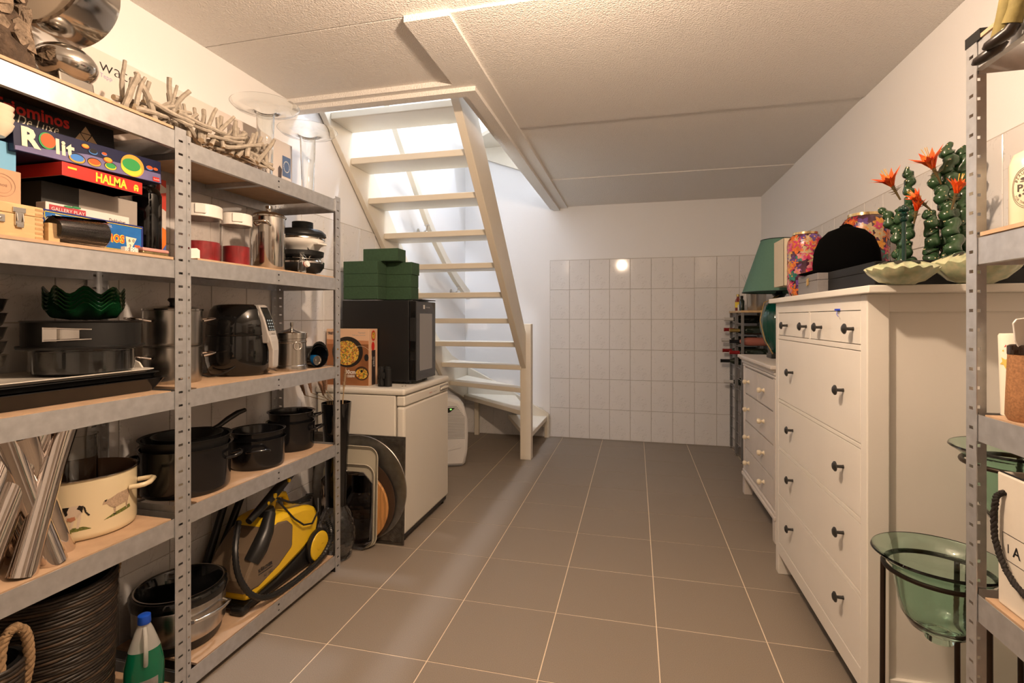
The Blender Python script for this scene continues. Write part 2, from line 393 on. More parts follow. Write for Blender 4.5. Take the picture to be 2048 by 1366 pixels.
# handrail
hr = thing('handrail', 'cream wooden handrail on steel brackets along the white stair wall', 'handrail')
path = [(2.62, 3.36), (3.0, 2.98), (3.383, 2.576), (3.878, 2.080), (4.10, 1.90), (4.35, 1.74), (4.6, 1.61), (4.90, 1.49), (5.0, 1.455)]
rail = MB()
for (a, b) in zip(path, path[1:]):
    rail.add([(x, y, z + d) for (y, z) in (a, b) for x, d in ((-1.705, -0.045), (-1.665, -0.045), (-1.665, 0.045), (-1.705, 0.045))],
             [(0, 1, 5, 4), (1, 2, 6, 5), (2, 3, 7, 6), (3, 0, 4, 7)] + ([(0, 3, 2, 1)] if a == path[0] else []) + ([(4, 5, 6, 7)] if b == path[-1] else []))
rail.build('rail', CREAM, hr)
for y, z in ((3.02, 2.90), (3.93, 1.985), (4.70, 1.52)):
    b = MB(); b.T = TR(XL, y, z - 0.05, ry=PI/2); b.lathe([(0, 0), (0.03, 0), (0.03, 0.006), (0, 0.008)], 18); b.T = I4()
    b.tube([(XL, y, z - 0.05), (XL + 0.045, y, z - 0.055), (XL + 0.075, y, z - 0.04), (XL + 0.082, y, z + 0.006)], 0.007, 8)
    b.box(XL + 0.06, XL + 0.10, y - 0.012, y + 0.012, z, z + 0.006)
    b.build('bracket', STEEL, hr, smooth=40)
# ================================================================ storage racks
def post_mesh(h, wa, wb, da, db, zoff=0.02, pitch=0.0417):
    """angle post: flange of width wa along da (2-D dir), flange wb along db, rows of punched slots"""
    b = MB()
    def flange(w, d):
        c0, c1 = w * 0.30, w * 0.70
        def P(u, z): return (d[0] * u, d[1] * u, z)
        z = 0.0; k = 0
        b.quad(P(0,0), P(c0,0), P(c0,h), P(0,h)); b.quad(P(c1,0), P(w,0), P(w,h), P(c1,h))
        z = zoff; last = 0.0
        while z + 0.01 < h:
            b.quad(P(c0,last), P(c1,last), P(c1,z), P(c0,z)); last = z + 0.007; z += pitch
        b.quad(P(c0,last), P(c1,last), P(c1,h), P(c0,h))
    flange(wa, da); flange(wb, db)
    return b.mesh('post', ZINC)
CAPM = mat('post_cap', (0.01, 0.01, 0.01), 0.5)
def rack(name, label, xf, xb, y0, y1, h, shelves, wide0=0.04, wide1=0.04, group=None):
    """xf front plane, xb back plane; shelves: [(beam_top, board_rise)...]"""
    s = 1 if xb > xf else -1
    t = thing(name, label, 'shelving rack', (xf, y0, 0), group=group)
    D = abs(xb - xf); W = y1 - y0
    def X(d): return s * d
    for (px, py, dx, dy, wy) in ((0, 0, s, 1, wide0), (0, W, s, -1, wide1), (X(D), 0, -s, 1, wide0), (X(D), W, -s, -1, wide1)):
        o = link('post', post_mesh(h, wy, 0.036, (0, dy), (dx, 0)), t, (px, py, 0), solid=0.0018)
        c = MB(); c.box(min(0, dx * 0.04), max(0, dx * 0.04), min(0, dy * wy), max(0, dy * wy), -0.001, 0.012)
        c.build('foot', CAPM, o)
    for (zt, rise) in shelves:
        for (px, inn) in ((0, s), (X(D), -s)):
            b = MB(); b.T = Matrix.Translation((px, 0, 0))
            x0, x1 = sorted((inn * 0.0022, inn * 0.0042)); b.box(x0, x1, wide0 * 0.6, W - wide1 * 0.6, zt - 0.056, zt)
            x0, x1 = sorted((inn * 0.0042, inn * 0.018)); b.box(x0, x1, wide0 * 0.6, W - wide1 * 0.6, zt - 0.056, zt - 0.054)
            bm_ = b.build('beam', ZINC, t)
            if inn == s and wide0 < 0.02: q = MB(); x0, x1 = sorted((inn * 0.0014, inn * 0.0023)); q.box(x0, x1, W / 2 - 0.004, W / 2 + 0.004, zt - 0.020, zt - 0.014); q.box(x0, x1, W / 2 - 0.003, W / 2 + 0.004, zt - 0.042, zt - 0.038); q.build('clip_slot', CAPM, bm_)
        for (py, inn) in ((0, 1), (W, -1)):
            b = MB(); a, c = sorted((py + inn * 0.0022, py + inn * 0.0042))
            xx = sorted((X(0.02), X(D - 0.02))); b.box(xx[0], xx[1], a, c, zt - 0.056, zt); b.build('side_beam', ZINC, t)
        xx = sorted((X(0.008), X(D - 0.008)))
        b = MB(); b.box(xx[0], xx[1], W / 2 - 0.012, W / 2 + 0.012, zt - 0.03, zt + rise - 0.0085); b.build('support_bar', ZINC, t)
        b = MB()
        if rise > 0.004: xx = sorted((X(-0.001 if rise > 0.006 else 0.004), X(D - 0.004)))
        b.box(xx[0], xx[1], 0.046, W - 0.046, zt + rise - 0.008, zt + rise)
        b.build('shelf_board', MDF, t)
    return t
U1 = rack('storage_rack', 'galvanised rack whose shelves hold board games, baking tins and a cow pot', -1.395, -1.748, 0.395, 1.327, 1.815,
     [(1.803, 0.010), (1.398, 0.008), (0.988, 0.002), (0.590, 0.002), (0.080, 0.002)])
U2 = rack('storage_rack', 'galvanised rack holding the air fryer, steel pots and the yellow steam cleaner', -1.395, -1.748, 1.3295, 2.197, 1.800,
     [(1.785, -0.003), (1.408, 0.006), (0.985, 0.002), (0.610, 0.002), (0.079, 0.002)], wide0=0.0155)
U3 = rack('storage_rack', 'galvanised rack beside the drawer cabinet with a soap bottle and brown jar', 0.70, 1.115, 0.37, 1.305, 1.812,
     [(1.800, 0.010), (1.386, 0.010), (1.013, 0.002), (0.633, 0.002), (0.10, 0.002)], wide0=0.034, wide1=0.034)
MB().box(-0.002, 0.05, 0.888, 0.937, 1.80, 1.822).build('post_cap', CAPM, U3)
S1 = (1.8135, 1.4065, 0.9905, 0.5925, 0.0825)
S2 = (1.7825, 1.4145, 0.9875, 0.6125, 0.0815)
S3 = (1.8105, 1.3965, 1.0155, 0.6355, 0.1025)
# ================================================================ goods on the left racks
rnd = random.Random(11)
# ---- bark vase
BARK = mat('bark', (0.36, 0.265, 0.185), 0.95, noise=(26, 0.65), bump=(70, 1.0, 0.012), stretch=(1, 1, 2.2))
def bark_mesh():
    r2 = random.Random(5); b = MB()
    jit = {}
    def wob(a, r, z):
        q = math.sin(a * 7 + z * 40) * 0.006 + math.sin(a * 13 - z * 90) * 0.005 + math.sin(a * 3 + z * 23) * 0.006
        return (r + q, z)
    prof = [(0.0, 0), (0.125, 0)] + [(0.128 - 0.055 * (k / 14) ** 1.2, 0.024 * k) for k in range(1, 15)] + [(0.05, 0.336), (0.05, 0.30), (0, 0.30)]
    b.lathe(prof, 40, wob=wob); return b
t = thing('bark_vase', 'rough vase clad in flaky grey brown bark on the top shelf', 'vase', (-1.537, 0.848, S1[0] + 0.001))
bark_mesh().build('body', mat('bark_crevice', (0.10, 0.065, 0.042), 0.95, noise=(40, 0.5), bump=(70, 1.0, 0.012)), t, smooth=35)
r2 = random.Random(8)
plate = []
for k in range(4):
    b = MB(); n = 7
    pts = [(0.040 * math.cos(2*PI*i/n) * r2.uniform(0.6, 1.1), 0.022 * math.sin(2*PI*i/n) * r2.uniform(0.5, 1.2)) for i in range(n)]
    b.prism(pts, -0.004, 0.004); plate.append(b.mesh('bark_flake', BARK))
for k in range(120):
    a = r2.uniform(0, 2*PI); z = r2.uniform(0.045, 0.30); r = 0.130 - 0.055 * (z / 0.336) ** 1.2
    o = link('bark_flake', plate[k % 4], t)
    N = Vector((math.cos(a), math.sin(a), r2.uniform(-.1, .35))).normalized(); U = Vector((0, 0, 1)); Rr = U.cross(N).normalized()
    M3 = Matrix((Rr, N.cross(Rr), N)).transposed().to_4x4()
    o.matrix_local = Matrix.Translation((r * math.cos(a), r * math.sin(a), z)) @ M3 @ Matrix.Rotation(r2.uniform(-1.2, 1.2), 4, 'Z') @ Matrix.Rotation(r2.uniform(-.45, .45), 4, 'X')
# ---- polished steel drum ornament
t = thing('steel_ornament', 'polished steel drum ornament with a beige face on an egg shaped base', 'ornament', (-1.52, 1.062, S1[0]))
b = MB(); b.prism([(-0.05, 0), (0.05, 0), (0.04, 0.06), (-0.04, 0.06)], -0.045, 0.045, 'y'); b.T = I4(); b.build('foot', STEEL, t, bevel=0.004)
MB().sphere((0, 0, 0.098), 0.072, 0.072, 0.052, 32, 20).build('egg', STEEL, t, smooth=60)
al = math.radians(40); cdir = Vector((0.82, -0.57, 0)); idir = Vector((0.57, 0.82, 0))
fdir = (cdir * math.cos(al) - idir * math.sin(al)).normalized(); ndir = Vector((-fdir.y, fdir.x, 0))
M3 = Matrix((ndir, Vector((0, 0, 1)), fdir)).transposed().to_4x4()
b = MB(); b.T = Matrix.Translation(Vector((0, 0, 0.312)) - fdir * 0.065 - ndir * 0.036) @ M3
b.lathe([(0.125, 0.0), (0.14, 0.004), (0.142, 0.02), (0.142, 0.115), (0.138, 0.13), (0.128, 0.13)], 64); b.build('rim', STEEL, t, smooth=50)
b = MB(); b.T = Matrix.Translation(Vector((0, 0, 0.312)) - fdir * 0.065 - ndir * 0.036) @ M3
b.lathe([(0, 0.004), (0.129, 0.004), (0.129, 0.124), (0, 0.124)], 64); b.build('face', mat('beige_face', (0.62, 0.52, 0.40), 0.5, noise=(10, 0.05)), t, smooth=50)
# ---- driftwood garland
DRIFT = mat('driftwood', (0.42, 0.365, 0.295), 0.85, noise=(60, 0.35), bump=(120, 0.6, 0.002))
DRIFTE = mat('driftwood_cut', (0.60, 0.48, 0.33), 0.8, noise=(90, 0.15))
t = thing('driftwood_garland', 'tangled garland of grey driftwood twigs along the top shelves', 'garland', (-1.47, 1.42, S1[0]))
r3 = random.Random(21)
def twig(p, d, L, r):
    n = 6; pts = []; q = Vector(p); d = Vector(d).normalized(); rr = []
    for i in range(n + 1):
        pts.append(tuple(q)); rr.append(r * (1.08 - 0.25 * i / n) * r3.uniform(0.9, 1.12))
        d = (d + Vector((r3.uniform(-.16, .16), r3.uniform(-.16, .16), r3.uniform(-.16, .16)))).normalized(); q += d * L / n
    b = MB(); b.tube(pts, rr, 7, caps=False); b.mi = 1
    for e, f in ((0, 1), (n, -1)):
        ring = list(range(e * 7, e * 7 + 7)); b.f.append(tuple(ring[::-1] if f == 1 else ring)); b.m.append(1)
    zmin = min(v[2] for v in b.v); xo = max(0.0, max(v[0] for v in b.v) - 0.06)
    b.v = [(x - xo, y, z - min(zmin, 0.0)) for x, y, z in b.v]
    b.build('twig', [DRIFT, DRIFTE], t, smooth=50)
for k in range(36):   # upright, leaning sticks
    y = -0.23 + 0.56 * k / 35 + r3.uniform(-.02, .02)
    twig((r3.uniform(-.06, .04), y, 0.015), (r3.uniform(-.35, .3), r3.uniform(-.2, .75), 1), r3.uniform(.12, .19) * (1 - .007 * k), r3.uniform(.0060, .0098))
for k in range(40):   # lying tangle
    y = -0.25 + 0.50 * k / 39
    twig((r3.uniform(-.07, .05), y, r3.uniform(.01, .075)), (r3.uniform(-.5, .5), 1, r3.uniform(-.25, .35)), r3.uniform(.11, .2), r3.uniform(.0055, .0090))
# ---- long white printed carton behind
CARTON = mat('white_carton', (0.76, 0.68, 0.62), 0.55)
t = thing('long_carton', 'long white printed carton standing against the wall behind the driftwood', 'box', (-1.68, 1.22, S1[0]))
MB().box(-0.072, 0.0, 0, 1.0, 0.0, 0.268).build('carton', CARTON, t, bevel=0.002)
f = 0.0008
text('water', 0.060, INK, t, (f, 0.052, 0.205), FACE_PX, width=0.15, bold=-0.0008)
text('Tepp', 0.02, mat('print_lilac', (0.42, 0.38, 0.60), 0.5), t, (f, 0.054, 0.184), FACE_PX)
GREYD = mat('print_dark_grey', (0.09, 0.065, 0.06), 0.5); BLUEL = mat('print_slate_blue', (0.10, 0.16, 0.30), 0.5)
decal([rect(0.30, 0.40, 0, 0.05), ell(0.35, 0.05, 0.05, 0.03)], GREYD, t, (f, 0, 0.0), FACE_PX)
decal([[(0.58, 0.0), (0.80, 0.0), (0.86, 0.19), (0.58, 0.235)]], mat('print_taupe', (0.40, 0.33, 0.29), 0.5, noise=(8, 0.4)), t, (f, 0, 0), FACE_PX)
decal([[(0.62, 0), (0.74, 0), (0.73, 0.09), (0.64, 0.11)], [(0.76, 0), (0.86, 0), (0.855, 0.085), (0.77, 0.11)], [(0.87, 0), (0.97, 0), (0.96, 0.055), (0.88, 0.06)],
       [(0.895, 0.06), (0.915, 0.06), (0.922, 0.13), (0.905, 0.145), (0.895, 0.13)]], GREYD, t, (f * 1.6, 0, 0), FACE_PX)
decal([ell(0.69, 0.05, 0.022, 0.022), ell(0.80, 0.05, 0.03, 0.02)], mat('print_orange', (0.75, 0.32, 0.08), 0.5), t, (f * 2.2, 0, 0), FACE_PX)
decal([rect(0.925, 0.985, 0.10, 0.20)], BLUEL, t, (f * 1.6, 0, 0), FACE_PX)
ring = []
for i in range(20):
    a, c = 2*PI*i/20, 2*PI*(i+.7)/20
    ring.append([(0.955+.019*math.cos(a), .15+.024*math.sin(a)), (0.955+.023*math.cos(a), .15+.029*math.sin(a)), (0.955+.023*math.cos(c), .15+.029*math.sin(c)), (0.955+.019*math.cos(c), .15+.024*math.sin(c))])
decal(ring, WHITE, t, (f * 2.2, 0, 0), FACE_PX)
# ---- two wide rimmed glass vases
def rim_vase(loc, label, k=1.0):
    t = thing('glass_vase', label, 'vase', loc)
    out = [(0, 0), (0.026, 0), (0.027, 0.01), (0.031, 0.15), (0.036, 0.285), (0.045, 0.297), (0.085, 0.300), (0.122, 0.306), (0.136, 0.318)]
    inn = [(0.133, 0.320), (0.120, 0.3095), (0.083, 0.3035), (0.042, 0.301), (0.033, 0.288), (0.028, 0.15), (0.023, 0.03), (0, 0.028)]
    MB().lathe([(r, z * k) for r, z in out + inn], 64).build('body', GLASS, t, smooth=70)
rim_vase((-1.53, 1.848, S2[0]), 'clear glass vase with a wide flat rim behind the driftwood tips', 1.06)
rim_vase((-1.53, 2.135, S2[0]), 'clear glass vase with a wide flat rim closest to the stairs', 1.05)

# ---------------------------------------------------------------- shelf of board games
z2 = S1[1]
def carton(name, label, x0, x1, y0, y1, z0, z1, m, cat='box', bev=0.0015, rx=0.0, mats=None):
    t = thing(name, label, cat, (x1, y0, z0), rx=rx)
    MB().box(x0 - x1, 0, 0, y1 - y0, 0, z1 - z0).build('carton', m, t, bevel=bev); return t
# wooden case with latch and strap
t = thing('wooden_case', 'finger jointed beech case with a metal latch and leather strap', 'case', (-1.43, 0.60, z2))
MB().box(-0.27, 0, 0, 0.349, 0, 0.058).build('body', WOODL, t, bevel=0.002)
MB().box(-0.27, 0, 0, 0.349, 0.0588, 0.083).build('lid', WOODL, t, bevel=0.002)
FJ = mat('end_grain', (0.50, 0.30, 0.13), 0.6, noise=(60, 0.2))
for k in range(7): MB().box(-0.0005, 0.0006, 0.331, 0.3488, 0.004 + k * 0.0115, 0.0095 + k * 0.0115).build('finger_joint', FJ, t)
b = MB(); b.box(0, 0.004, 0.288, 0.306, 0.030, 0.062); b.box(0, 0.006, 0.290, 0.304, 0.026, 0.036); b.box(0, 0.003, 0.284, 0.310, 0.062, 0.074)
b.tube([(0.004, 0.291, 0.060), (0.007, 0.291, 0.040)], 0.0015, 6); b.tube([(0.004, 0.303, 0.060), (0.007, 0.303, 0.040)], 0.0015, 6)
b.build('latch', STEEL, t, bevel=0.001)
b = MB(); b.box(0, 0.004, 0.225, 0.268, 0.034, 0.052); b.T = TR(0.004, 0.258, 0.043, ry=PI/2); b.lathe([(0.003, 0), (0.003, 0.002), (0, 0.003)], 10); b.T = I4()
b.build('strap_plate', STEEL, t, bevel=0.001)
MB().box(0, 0.006, 0.08, 0.226, 0.036, 0.050).build('strap', mat('dark_leather', (0.03, 0.02, 0.015), 0.6), t, bevel=0.002)
# kraft box, blue box, cups
KRAFT = mat('kraft_card', (0.55, 0.33, 0.20), 0.8, noise=(14, 0.08))
t = carton('kraft_box', 'plain brown cardboard box with a round stamp on the beech case', -1.68, -1.47, 0.62, 0.927, z2 + 0.0835, z2 + 0.168, KRAFT)
def ringpoly(cx, cy, r0, r1, n=28): return [[(cx + r0*math.cos(2*PI*i/n), cy + r0*math.sin(2*PI*i/n)), (cx + r1*math.cos(2*PI*i/n), cy + r1*math.sin(2*PI*i/n)), (cx + r1*math.cos(2*PI*(i+1)/n), cy + r1*math.sin(2*PI*(i+1)/n)), (cx + r0*math.cos(2*PI*(i+1)/n), cy + r0*math.sin(2*PI*(i+1)/n))] for i in range(n)]
STAMP = mat('print_stamp_brown', (0.34, 0.20, 0.13), 0.7)
decal(ringpoly(0.268, 0.045, 0.0262, 0.0272) + ringpoly(0.268, 0.045, 0.019, 0.0196), STAMP, t, (f, 0, 0), FACE_PX)
text('mos', 0.012, STAMP, t, (f, 0.258, 0.042), FACE_PX)
t = carton('blue_box', 'light blue cardboard box on the brown stamped box', -1.66, -1.478, 0.64, 0.922, z2 + 0.1685, z2 + 0.236, mat('blue_card', (0.16, 0.42, 0.66), 0.5, noise=(3, 0.15)))
MB().box(-0.165, -0.02, 0.2815, 0.2835, 0.001, 0.066).build('flap', KRAFT, t)
CUP = mat('cream_china', (0.78, 0.68, 0.52), 0.25)
cupm = MB().lathe(shell([(0, 0), (0.022, 0), (0.034, 0.018), (0.038, 0.030)], 0.003), 32).mesh('cup', CUP, 50)
for k in range(4):
    o = link('cup', cupm, None, (-1.458, 0.862, z2 + 0.237 + 0.0135 * k)); tag(o, ['lowest', 'second lowest', 'second from the top', 'topmost'][k] + ' of four cream china bowls stacked on the light blue box', 'bowl', 'cream bowls stacked on the blue box')
# dark grey box under the red game
t = carton('grey_box', 'tall dark grey cardboard box with a light grey panel under the red game', -1.74, -1.545, 1.02, 1.289, z2, z2 + 0.180, mat('charcoal_card', (0.035, 0.033, 0.03), 0.55))
decal([rect(0.094, 0.268, 0.001, 0.179)], mat('print_mid_grey', (0.36, 0.32, 0.28), 0.55), t, (f, 0, 0), FACE_PX)
# dice set box
t = carton('dice_set_box', 'flat white game box reading Dobbelset behind the blue triangle game', -1.542, -1.507, 1.005, 1.232, z2, z2 + 0.118, CARTON)
decal([[(0.0, 0.119), (0.0, 0.119)]] and [rect(0.008, 0.100, 0.092, 0.112)], mat('print_maroon', (0.45, 0.05, 0.06), 0.5), t, (f, 0, 0), FACE_PX)
text('GALLERY PLAY', 0.013, WHITE, t, (f*2, 0.012, 0.0975), FACE_PX, width=0.084)
decal([ell(0.055, 0.114, 0.012, 0.003), ell(0.075, 0.116, 0.012, 0.003)], mat('print_green', (0.05, 0.25, 0.10), 0.5), t, (f*2, 0, 0), FACE_PX)
text('Dobbelset', 0.016, INK, t, (f, 0.165, 0.094), FACE_PX, width=0.048)
# blue triangle game
BLUEP = mat('print_blue', (0.02, 0.16, 0.50), 0.4, noise=(12, 0.35))
t = carton('triangle_game_box', 'bright blue game box with red and yellow lettering and white triangles', -1.503, -1.466, 0.968, 1.243, z2, z2 + 0.090, mat('print_navy', (0.02, 0.03, 0.16), 0.4))
decal([rect(0.008, 0.267, 0.012, 0.082)], BLUEP, t, (f, 0, 0), FACE_PX)
decal([rect(0.006, 0.269, 0.083, 0.0845), rect(0.006, 0.269, 0.010, 0.0115), rect(0.006, 0.0075, 0.010, 0.0845)], YEL, t, (f*1.4, 0, 0), FACE_PX)
OFFW = mat('print_ivory', (0.75, 0.68, 0.52), 0.5)
decal([[(0.03, 0.08), (0.05, 0.078), (0.067, 0.042), (0.058, 0.040)], [(0.022, 0.030), (0.035, 0.046), (0.062, 0.034), (0.058, 0.024)], [(0.218, 0.052), (0.252, 0.050), (0.234, 0.014), (0.222, 0.018)], [(0.006, 0.070), (0.022, 0.066), (0.020, 0.052)]], OFFW, t, (f*2, 0, 0), FACE_PX)
RED2 = mat('print_orange_red', (0.75, 0.10, 0.02), 0.45)
text('Triominos', 0.047, YEL, t, (f*2.2, 0.066, 0.031), FACE_PX, width=0.150, bold=0.0022)
text('Triominos', 0.047, RED2, t, (f*3, 0.066, 0.031), FACE_PX, width=0.148, bold=0.0002)
text('THE ORIGINAL', 0.009, WHITE, t, (f*2.2, 0.118, 0.071), FACE_PX)
text('6', 0.014, INK, t, (f*3, 0.226, 0.037), FACE_PX); text('0', 0.014, INK, t, (f*3, 0.238, 0.037), FACE_PX); text('2', 0.014, INK, t, (f*3, 0.228, 0.020), FACE_PX)
decal([rect(0.246, 0.263, 0.016, 0.030)], RED2, t, (f*2, 0, 0), FACE_PX); text('Goliath', 0.006, WHITE, t, (f*3, 0.2475, 0.020), FACE_PX)
# red game
t = carton('red_game_box', 'worn red game box with yellow HALMA lettering', -1.74, -1.44, 0.998, 1.218, z2 + 0.1805, z2 + 0.216, RED)
text('HALMA', 0.034, YEL, t, (f, 0.083, 0.006), FACE_PX, width=0.088, bold=0.0012)
decal([rect(0.013, 0.035, 0.021, 0.026)], YEL, t, (f, 0, 0), FACE_PX)
decal([rect(0.192, 0.207, 0.012, 0.019), rect(0.193, 0.198, 0.006, 0.012), rect(0.201, 0.206, 0.006, 0.012), ell(0.1995, 0.021, 0.006, 0.004)], YEL, t, (f, 0, 0), FACE_PX)
MB().box(-0.299, -0.001, 0.001, 0.219, -0.0, 0.006).build('base_edge', mat('bare_card', (0.55, 0.45, 0.34), 0.8), t)
text('MA', 0.034, YEL, t, (-0.25, -0.001, 0.006), FACE_NY, bold=0.001)
# navy marble game
t = carton('marble_game_box', 'dark navy game box with Rolit lettering and coloured marbles, lying askew', -1.74, -1.458, 0.905, 1.298, z2 + 0.2165, z2 + 0.286, mat('print_dark_navy', (0.012, 0.014, 0.05), 0.4), rx=math.radians(2.6))
decal([[(0.002, 0.002), (0.39, 0.002), (0.39, 0.03), (0.17, 0.034), (0.002, 0.012)]], mat('print_lavender', (0.20, 0.18, 0.36), 0.4, noise=(9, 0.4)), t, (f, 0, 0), FACE_PX)
text('R', 0.062, OFFW, t, (f*2, 0.014, 0.018), FACE_PX, bold=0.003); text('lit', 0.052, OFFW, t, (f*2, 0.090, 0.017), FACE_PX, bold=0.002, spacing=1.1)
GRN = mat('print_bright_green', (0.04, 0.30, 0.08), 0.4); ORG = mat('print_amber', (0.72, 0.35, 0.05), 0.4); BLU = mat('print_sky_blue', (0.06, 0.22, 0.60), 0.4)
def marble(cx, cy, a, cols):
    decal([ell(cx, cy, a, a * 0.62)], INK, t, (f*1.6, 0, 0), FACE_PX)
    decal([ell(cx, cy - a*0.05, a * .9, a * .52)], cols[1], t, (f*2.2, 0, 0), FACE_PX); decal([ell(cx, cy + a*0.06, a * .78, a * .42)], cols[0], t, (f*2.8, 0, 0), FACE_PX)
decal([ell(0.072, 0.042, 0.019, 0.021)], GRN, t, (f*2, 0, 0), FACE_PX); decal([ell(0.074, 0.043, 0.017, 0.018)], RED2, t, (f*2.6, 0, 0), FACE_PX)
for cx, cy, a, c in ((0.142, 0.016, 0.022, (BLU, ORG)), (0.187, 0.017, 0.019, (RED2, ORG)), (0.232, 0.017, 0.018, (GRN, YEL)), (0.225, 0.033, 0.014, (ORG, RED2)), (0.185, 0.045, 0.013, (INK, BLU)), (0.165, 0.055, 0.011, (ORG, RED2)), (0.215, 0.047, 0.009, (RED2, BLU)), (0.352, 0.041, 0.013, (RED2, BLU)), (0.372, 0.041, 0.010, (RED2, INK))): marble(cx, cy, a, c)
decal([ell(0.298, 0.034, 0.036, 0.032)], ORG, t, (f*1.8, 0, 0), FACE_PX); decal([ell(0.294, 0.026, 0.032, 0.022)], YEL, t, (f*2.2, 0, 0), FACE_PX); decal([ell(0.294, 0.036, 0.028, 0.018)], GRN, t, (f*2.6, 0, 0), FACE_PX)
decal([rect(0.362, 0.384, 0.004, 0.017)], RED, t, (f*2, 0, 0), FACE_PX); text('Goliath', 0.007, WHITE, t, (f*3, 0.3635, 0.008), FACE_PX)
# black de luxe game
t = carton('black_game_box', 'black game box with red Triominos De Luxe lettering under the top shelf', -1.722, -1.500, 0.70, 1.182, z2 + 0.2805, z2 + 0.340, mat('print_matt_black', (0.008, 0.008, 0.009), 0.45), rx=math.radians(3.0))
text('Triominos', 0.044, RED, t, (f, 0.185, 0.026), FACE_PX, width=0.175, bold=0.0012)
text('De Luxe', 0.036, OFFW, t, (f, 0.235, 0.002), FACE_PX, width=0.095, shear=0.35)
decal([[(0.372, 0.004), (0.40, 0.004), (0.386, 0.024)], [(0.404, 0.004), (0.432, 0.004), (0.418, 0.024)], [(0.389, 0.0265), (0.416, 0.0265), (0.402, 0.046)], [(0.388, 0.0245), (0.402, 0.005), (0.4155, 0.0245)]], mat('print_tan', (0.55, 0.38, 0.22), 0.5), t, (f, 0, 0), FACE_PX)
# dice cup in film, wooden block, dice, tin
t = thing('dice_cup', 'black cup wrapped in shiny clear film lying in front of the blue game', 'cup', (-1.432, 1.03, z2 + 0.0375))
b = MB(); b.T = TR(0, -0.058, 0, rx=-PI/2 + 0.03); b.lathe([(0, 0.0), (0.029, 0.0), (0.030, 0.004), (0.036, 0.118), (0.034, 0.12), (0, 0.108)], 32); b.build('cup', mat('gunmetal_cup', (0.10, 0.095, 0.09), 0.16, metal=0.9), t, smooth=45)
FILM = mat('clear_film', (0.9, 0.9, 0.92), 0.12, trans=1.0, ior=1.1, bump=(60, 0.5, 0.003))
b = MB(); b.T = TR(0, -0.064, 0.001, rx=-PI/2 + 0.03); b.lathe([(0.012, -0.006), (0.030, 0.0), (0.0368, 0.128), (0.0374, 0.128), (0.0305, -0.002)], 24, wob=lambda a, r, z: (r + 0.0012 * math.sin(9*a + 60*z), z)); b.build('film', FILM, t, smooth=30)
o = MB().box(-0.02, 0, 0, 0.026, 0, 0.048).build('wooden_block', WOODL, None, bevel=0.001, loc=(-1.418, 0.952, z2)); tag(o, 'small pale wooden block beside the beech case', 'block')
DIE = MB().box(-0.007, 0.007, -0.007, 0.007, 0, 0.014).mesh('die', WHITE)
pip = []
for u, w in ((-.0035, .0035), (.0035, .0105), (0, .007), (-.0035, .0105), (.0035, .0035)): pip.append(ell(u, w, 0.0012, 0.0012, 8))
for k, (y, x, rz) in enumerate(((1.146, -1.418, .3), (1.163, -1.413, -.2), (1.180, -1.422, .7))):
    o = link('die', DIE, None, (x, y, z2), rz, bevel=0.0012); tag(o, 'small white die with black spots beside the pink tin', 'die', 'white dice on the game shelf')
    decal(pip, INK, o, (0.0073, 0, 0), FACE_PX, 'pips')
t = thing('flat_tin', 'flat pink tin lying on its side next to the dice', 'tin', (-1.412, 1.196, z2))
MB().box(-0.08, 0, 0, 0.085, 0, 0.010).build('tin_base', mat('tin_olive', (0.35, 0.28, 0.14), 0.3, metal=0.6, noise=(60, .5)), t, bevel=0.003)
MB().box(-0.081, 0.001, -0.001, 0.086, 0.010, 0.020).build('tin_lid', mat('tin_pink', (0.62, 0.30, 0.27), 0.35, noise=(30, .2)), t, bevel=0.003)
# black flask
t = thing('black_flask', 'tall black flask standing at the end of the game shelf', 'bottle', (-1.60, 1.368, S2[1]))
MB().lathe([(0, 0), (0.041, 0), (0.043, 0.006), (0.043, 0.215), (0.036, 0.235), (0.026, 0.242), (0.026, 0.25), (0, 0.25)], 36).build('body', BLACKG, t, smooth=45)
MB().lathe([(0.0, 0.25), (0.027, 0.25), (0.028, 0.256), (0.028, 0.275), (0, 0.28)], 28).build('cap', BLACKP, t, smooth=45)
t = carton('puzzle_box', 'upright colourful puzzle box behind the plastic dispensers', -1.74, -1.62, 1.435, 1.46, S2[1], S2[1] + 0.29, voro_mat('print_patchwork', [(.10, .05, .25), (.75, .20, .03), (.6, .55, .5), (.08, .15, .45), (.55, .06, .04)], 14))
ORD = ['lowest', 'second lowest', 'middle', 'second from the top', 'topmost']
